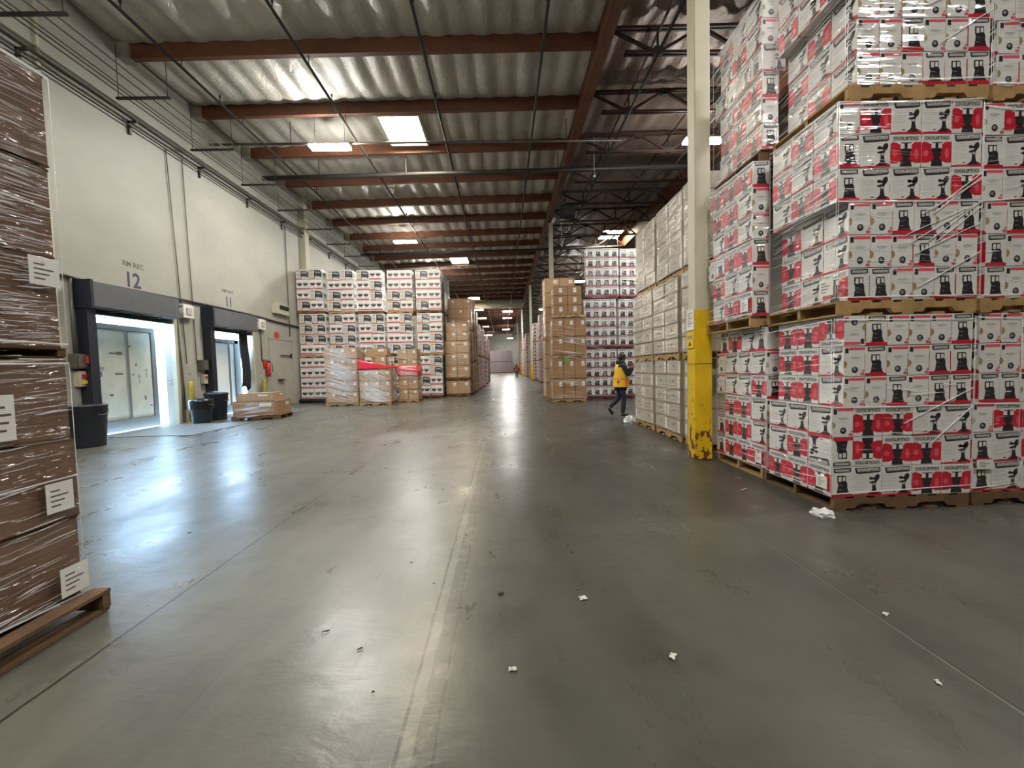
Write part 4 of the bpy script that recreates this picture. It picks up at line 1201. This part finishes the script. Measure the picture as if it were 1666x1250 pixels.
def band(x0, x1, y0, y1, za, zb, ze0, ze1, label):
    q = MB(); e = .02; n = 10; P = []
    for i in range(n + 1):
        t = i / n; x = x0 + (x1 - x0) * t
        lo, hi = za + (ze0 - za) * t, zb + (ze1 - zb) * t
        for j in range(5):
            P.append((x, y0 - e - .012 * math.sin(j * 2.1 + t * 9), lo + (hi - lo) * j / 4))
    q.faces(P, [(i * 5 + j, (i + 1) * 5 + j, (i + 1) * 5 + j + 1, i * 5 + j + 1) for i in range(n) for j in range(4)], M['red_film'])
    q.faces([(x1 + e, y0 - e, ze0), (x1 + e, y1, ze0), (x1 + e, y1, ze1), (x1 + e, y0 - e, ze1)], [(0, 1, 2, 3)], M['red_film'])
    q.faces([(x0 - e, y0 - e, za), (x0 - e, y1, za), (x0 - e, y1, zb), (x0 - e, y0 - e, zb)], [(3, 2, 1, 0)], M['red_film'])
    o = q.build('red_film_band', smooth=True); s = o.modifiers.new('thick', 'SOLIDIFY'); s.thickness = .004
    return tag(o, label, 'film band', 'red film bands')
band(-5.94, -4.6, 16.32, 17.2, 1.46, 1.9, 1.52, 1.60, 'red film band pulled to a point across the middle kraft load')
band(-4.59, -3.72, 17.3, 18.1, 1.18, 1.62, 1.16, 1.60, 'red film band around the small kraft load')

# low pallet of flat brown cartons by the bins
q = pallet(-7.72, 12.75, 0, .12, 'low pallet under the flat brown cartons by the trash cans', 'dark', 1.15, .92)
put(kraft_mesh('kraft', 1.32, .9, .44, 1), 'kraft_carton', (-7.72, 12.75, .14), .12, 'wide brown carton on the low pallet by the trash cans', 'brown cartons on the low pallet')
put(kraft_mesh('kraft_light', 1.05, .75, .24, 1), 'kraft_carton', (-7.77, 12.8, .582), .08, 'flatter brown carton topmost on the low pallet by the trash cans', 'brown cartons on the low pallet')
film('stretch_wrap', (-8.37, -7.07, 12.2, 13, .1, .58), [('-Y', 1)], 40, 'torn clear film around the low brown cartons by the bins', 171, .1, 1.6)

# ------------------------------------------------------------------ scraps on the floor
def scrap(x, y, w, d, rz, m, label, group='scraps lying on the floor', cat='scrap'):
    w, d = w * .85, d * .75
    q = MB(); n = 4; P = []
    for i in range(n + 1):
        for j in range(n + 1):
            P.append(((i / n - .5) * w * (1 + .15 * math.sin(j * 3)), (j / n - .5) * d * (1 + .2 * math.sin(i * 2.3)), .003 + .007 * abs(math.sin(i * 1.9 + j * 2.7))))
    q.faces(P, [(i * 5 + j, (i + 1) * 5 + j, (i + 1) * 5 + j + 1, i * 5 + j + 1) for i in range(n) for j in range(n)], M[m])
    o = q.build('paper_scrap' if m == 'paper' else ('film_scrap' if m == 'film' else 'floor_debris'), loc=(x, y, 0)); o.rotation_euler = (0, 0, rz)
    s = o.modifiers.new('thick', 'SOLIDIFY'); s.thickness = .002; s.offset = 1
    return tag(o, label, cat, group)
scrap(.46, 2.37, .055, .05, .2, 'paper', 'small white paper scrap in the middle of the dark aisle slab')
scrap(.80, 1.86, .05, .035, .9, 'paper', 'folded white scrap nearer and to the column side of the middle one')
scrap(.01, 1.82, .045, .03, 0, 'paper', 'bright white scrap just beside the double floor joint')
scrap(1.89, 1.64, .035, .02, 1.2, 'paper', 'thin white scrap beside the pale floor line by the corner stack')
scrap(2.68, 4.31, .14, .02, .5, 'paper', 'pale strip of paper lying along the corner stack')
scrap(2.12, 2.11, .04, .03, .5, 'paper', 'tiny pale scrap on the pale floor line')
scrap(-1.62, 3.95, .05, .02, .2, 'paper', 'tiny white speck by the left floor joint')
for (x, y, w, d, rz, t) in ((-1.02, 2.15, .07, .014, .2, 'black splinter on the bright slab, longest of them'), (-.78, 2.0, .05, .014, .7, 'black splinter near the skylight glare'), (-.62, 1.72, .02, .015, 0, 'black crumb in the skylight glare'),
                            (-2.2, 4.05, .05, .03, .4, 'dark crumb on the blue door reflection'), (-2.9, 3.6, .05, .03, .2, 'dark crumb on the slab near the brown pallet'), (-.5, 2.6, .02, .02, 0, 'dark crumb beside the double joint'),
                            (-.72, 2.9, .03, .02, .3, 'dark crumb under the lamp glare'), (-.05, 2.45, .07, .05, .3, 'dark stain-like crumb past the double joint')):
    scrap(x, y, w * .6, d * .6, rz, 'debris', t, 'dark crumbs on the floor', 'debris')
q = MB()
rr = random.Random(4)
bm = bmesh.new(); bmesh.ops.create_icosphere(bm, subdivisions=3, radius=.10)
for v in bm.verts:
    v.co *= rr.uniform(.65, 1.15); v.co.z = max(0, v.co.z * .5 + .02)
q.add_bm(bm, M['film'])
tag(q.build('film_scrap', loc=(2.93, 3.52, 0)), 'crumpled clear film scrap at the foot of the corner stack', 'scrap')
q = MB(); bm = bmesh.new(); bmesh.ops.create_icosphere(bm, subdivisions=3, radius=.16)
for v in bm.verts:
    v.co *= rr.uniform(.6, 1.15); v.co.z = max(0, v.co.z * .8 + .05)
q.add_bm(bm, M['film'])
tag(q.build('film_scrap', loc=(3.12, 9.62, 0)), 'loose clump of film at the foot of the last beige stack', 'scrap')

# ------------------------------------------------------------------ people
M['skin'] = mat('skin', '#8a5f48', .5)
M['hair'] = mat('dark_hair', '#120f10', .5)
M['hoodie'] = mat('dark_teal_cloth', '#0d1a20', .8, bump=.3, bscale=30)
M['vest'] = mat('yellow_safety_cloth', '#d9a813', .6, bump=.15, bscale=25)
M['vest_red'] = mat('red_safety_cloth', '#b33c2a', .6)
M['tape_orange'] = mat('orange_reflective_tape', '#d2783a', .4)
M['tape_silver'] = mat('silver_reflective_tape', '#cfc9a2', .3)
M['jeans'] = mat('navy_denim', '#151a2e', .8)
M['shoe'] = mat('black_shoe', '#0e0e0f', .6)
M['white_eye'] = mat('eye', '#c9c6c0', .3)

def skin(name, nodes, edges, root, m, parent, sub=2):
    me = bpy.data.meshes.new(name)
    keys = list(nodes)
    me.from_pydata([nodes[k][:3] for k in keys], [(keys.index(a), keys.index(b_)) for a, b_ in edges], [])
    me.materials.append(M[m])
    o = bpy.data.objects.new(name, me); COL.objects.link(o); o.parent = parent
    s = o.modifiers.new('skin', 'SKIN'); s.use_smooth_shade = True
    for i, k in enumerate(keys):
        d = me.skin_vertices[0].data[i]
        rr_ = nodes[k][3:]
        d.radius = (rr_[0], rr_[1] if len(rr_) > 1 else rr_[0])
        d.use_root = (k == root)
    u = o.modifiers.new('smooth', 'SUBSURF'); u.levels = sub; u.render_levels = sub
    return o
def chain(*k): return list(zip(k[:-1], k[1:]))

def person(loc, rz, label, legs, arms, vest_m, tape_m, band_m):
    r = empty('person', loc, rz); tag(r, label, 'person')
    N = dict(pel=(0, 0, .93, .13, .15), sp=(.01, 0, 1.12, .115, .14), ch=(.02, 0, 1.30, .12, .165), sh=(.025, 0, 1.42, .085, .13), nk=(.035, 0, 1.475, .055), hb=(.05, 0, 1.53, .072), hm=(.062, 0, 1.605, .095, .084), ht=(.05, 0, 1.675, .072, .067),
             jaw=(.105, 0, 1.53, .045), nose=(.158, 0, 1.59, .013))
    E = chain('pel', 'sp', 'ch', 'sh', 'nk', 'hb', 'hm', 'ht') + [('hb', 'jaw'), ('hm', 'nose')]
    for s, sg in (('r', -1), ('l', 1)):
        k, a, t = legs[s]
        N.update({s + 'hip': (0, sg * .09, .88, .088), s + 'kn': (*k, .058), s + 'cf': (*[k[i] * .55 + a[i] * .45 for i in range(3)], .055), s + 'an': (*a, .038), s + 'to': (*t, .032)})
        E += [('pel', s + 'hip')] + chain(s + 'hip', s + 'kn', s + 'cf', s + 'an', s + 'to')
        e, w, h = arms[s]
        N.update({s + 'so': (.02, sg * .18, 1.405, .062), s + 'el': (*e, .045), s + 'wr': (*w, .030), s + 'pm': (*[w[i] * .5 + h[i] * .5 for i in range(3)], .034, .02)})
        E += [('sh', s + 'so')] + chain(s + 'so', s + 'el', s + 'wr', s + 'pm')
        W, H = Vector(w), Vector(h); d = (H - W).normalized(); sd = d.cross(Vector((1, 0, .3))).normalized(); nn = d.cross(sd)
        for q, (off, ln) in enumerate(((-.030, .062), (-.010, .072), (.010, .068), (.029, .054))):
            b0 = H + sd * off; p1 = b0 + d * ln * .5 + nn * .008; p2 = b0 + d * ln * .9 + nn * .03
            for nm, p, rad in (('a', b0, .0095), ('b', p1, .009), ('c', p2, .008)): N[f'{s}f{q}{nm}'] = (*p, rad)
            E += chain(s + 'pm', f'{s}f{q}a', f'{s}f{q}b', f'{s}f{q}c')
        b0 = W + d * .03 - sd * .035; p1 = b0 + d * .03 - sd * .02 + nn * .01
        N[s + 't0'] = (*b0, .011); N[s + 't1'] = (*p1, .009); E += chain(s + 'pm', s + 't0', s + 't1')
    skin('body', N, E, 'pel', 'skin', r)
    for sg in (-1, 1):
        q = MB(); bm = bmesh.new(); bmesh.ops.create_uvsphere(bm, u_segments=8, v_segments=6, radius=.011); bmesh.ops.translate(bm, verts=bm.verts, vec=(.146, sg * .032, 1.607)); q.add_bm(bm, M['white_eye']); q.build('eye', r, True)
        q = MB(); bm = bmesh.new(); bmesh.ops.create_uvsphere(bm, u_segments=10, v_segments=8, radius=1); bmesh.ops.scale(bm, verts=bm.verts, vec=(.018, .009, .03)); bmesh.ops.translate(bm, verts=bm.verts, vec=(.052, sg * .088, 1.59)); q.add_bm(bm, M['skin']); q.build('ear', r, True)
    q = MB(); q.box(.138, .146, -.022, .022, 1.547, 1.553, M['vest_red'], .002); q.build('mouth', r)
    # hair: a cap over the skull
    q = MB(); bm = bmesh.new(); bmesh.ops.create_icosphere(bm, subdivisions=4, radius=1)
    rr_ = random.Random(3)
    for v in bm.verts:
        v.co = Vector((v.co.x * .112, v.co.y * .098, v.co.z * .105)) * rr_.uniform(.97, 1.05)
    bmesh.ops.translate(bm, verts=bm.verts, vec=(.040, 0, 1.64))
    bmesh.ops.delete(bm, geom=[v for v in bm.verts if v.co.z < 1.55 or (v.co.x > .09 and v.co.z < 1.65)], context='VERTS')
    q.add_bm(bm, M['hair']); q.build('hair', r, True)
    # clothing over the body
    N2 = {k: (*N[k][:3], *[x + .014 for x in N[k][3:]]) for k in ('pel', 'rhip', 'lhip', 'rkn', 'lkn', 'rcf', 'lcf')}
    for s in 'rl': N2[s + 'an'] = (*N[s + 'an'][:3], .056)
    skin('trousers', N2, [('pel', 'rhip'), ('pel', 'lhip')] + chain('rhip', 'rkn', 'rcf', 'ran') + chain('lhip', 'lkn', 'lcf', 'lan'), 'pel', 'jeans', r)
    N3 = {k: (*N[k][:3], *[x + .016 for x in N[k][3:]]) for k in ('pel', 'sp', 'ch', 'sh', 'rso', 'lso', 'rel', 'lel', 'rwr', 'lwr')}
    N3['nk'] = (.025, 0, 1.485, .085)
    skin('hooded_top', N3, chain('pel', 'sp', 'ch', 'sh', 'nk') + [('sh', 'rso'), ('sh', 'lso')] + chain('rso', 'rel', 'rwr') + chain('lso', 'lel', 'lwr'), 'pel', 'hoodie', r)
    q = MB(); n = 20; P = []                                    # hood lying folded round the neck
    for i in range(n):
        a_ = 2 * PI * i / n; th = .045 + .02 * max(0, -math.cos(a_)); cz = 1.475 + .02 * math.cos(a_ + PI)
        for j in range(8):
            b_ = 2 * PI * j / 8; P.append((.02 + (.085 + th * math.cos(b_)) * math.cos(a_), (.085 + th * math.cos(b_)) * math.sin(a_), cz + th * math.sin(b_)))
    q.faces(P, [(i * 8 + j, i * 8 + (j + 1) % 8, ((i + 1) % n) * 8 + (j + 1) % 8, ((i + 1) % n) * 8 + j) for i in range(n) for j in range(8)], M['hoodie'])
    q.build('hood', r, True)
    prof = [(.83, .20, .235), (.95, .20, .235), (1.1, .178, .21), (1.25, .158, .2), (1.36, .145, .198), (1.435, .11, .16), (1.455, .075, .115)]
    def shell(z, g=0.0):
        for (z0, a0, b0), (z1, a1, b1) in zip(prof[:-1], prof[1:]):
            if z0 <= z <= z1:
                t = (z - z0) / (z1 - z0); return a0 + (a1 - a0) * t + g, b0 + (b1 - b0) * t + g
        return prof[-1][1] + g, prof[-1][2] + g
    def ringmesh(name, zs, g, m, par):
        q = MB(); n = 28; P = []
        for z in zs:
            a, bb = shell(z, g)
            P += [(.012 + a * math.cos(2 * PI * j / n), bb * math.sin(2 * PI * j / n), z) for j in range(n)]
        q.faces(P, [(i * n + j, i * n + (j + 1) % n, (i + 1) * n + (j + 1) % n, (i + 1) * n + j) for i in range(len(zs) - 1) for j in range(n)], M[m])
        return q.build(name, par, True)
    v = ringmesh('safety_vest', [.83, .9, .98, 1.06, 1.14, 1.22, 1.30, 1.36, 1.40, 1.435, 1.452], .012, vest_m, r)
    ringmesh('waist_tape', [1.02, 1.045, 1.07], .017, band_m, v)
    for sg in (-1, 1):
        q = MB(); P = []
        zs = [.85, .98, 1.1, 1.25, 1.36, 1.43]
        for z in zs:
            a, bb = shell(z, .018)
            for c in (.52, .72): th = sg * (PI / 2 + .0) ; P.append((.012 + a * math.cos(sg * (c + .6)), bb * math.sin(sg * (c + .6)), z))
        q.faces(P, [(2 * i, 2 * i + 1, 2 * i + 3, 2 * i + 2) for i in range(len(zs) - 1)], M[tape_m]); q.build('shoulder_tape', v)
    for s in 'rl':
        a, t = Vector(N[s + 'an'][:3]), Vector(N[s + 'to'][:3])
        d = (t - a).normalized(); heel = a - d * .05 + Vector((0, 0, -.03)); toe = t + d * .05
        skin('shoe', {'h': (*heel, .046, .042), 'm': (*((a + t) / 2 - Vector((0, 0, .012))), .05, .045), 't': (*toe, .032, .046)}, [('h', 'm'), ('m', 't')], 'h', 'shoe', r)
    return r
person((3.22, 10.72, 0), 0.0, 'walking person in yellow safety vest, dark hooded top and navy trousers beside the beige cartons',
       dict(r=((.06, -.09, .50), (.02, -.09, .095), (.15, -.10, .055)), l=((-.03, .09, .51), (-.30, .09, .24), (-.22, .09, .10))),
       dict(r=((.14, -.25, 1.14), (.29, -.16, 1.34), (.31, -.13, 1.42)), l=((.16, .24, 1.15), (.30, .14, 1.33), (.32, .10, 1.41))), 'vest', 'tape_orange', 'tape_orange')
person((1.76, 49.98, 0), PI / 2 + .1, 'small far-off person in red and yellow safety vest standing down the aisle',
       dict(r=((.02, -.1, .5), (0, -.11, .095), (.13, -.12, .055)), l=((.04, .1, .5), (.0, .11, .095), (.13, .12, .055))),
       dict(r=((.02, -.28, 1.14), (.10, -.28, .92), (.12, -.28, .84)), l=((.02, .28, 1.14), (.10, .28, .92), (.12, .28, .84))), 'vest_red', 'tape_silver', 'vest')
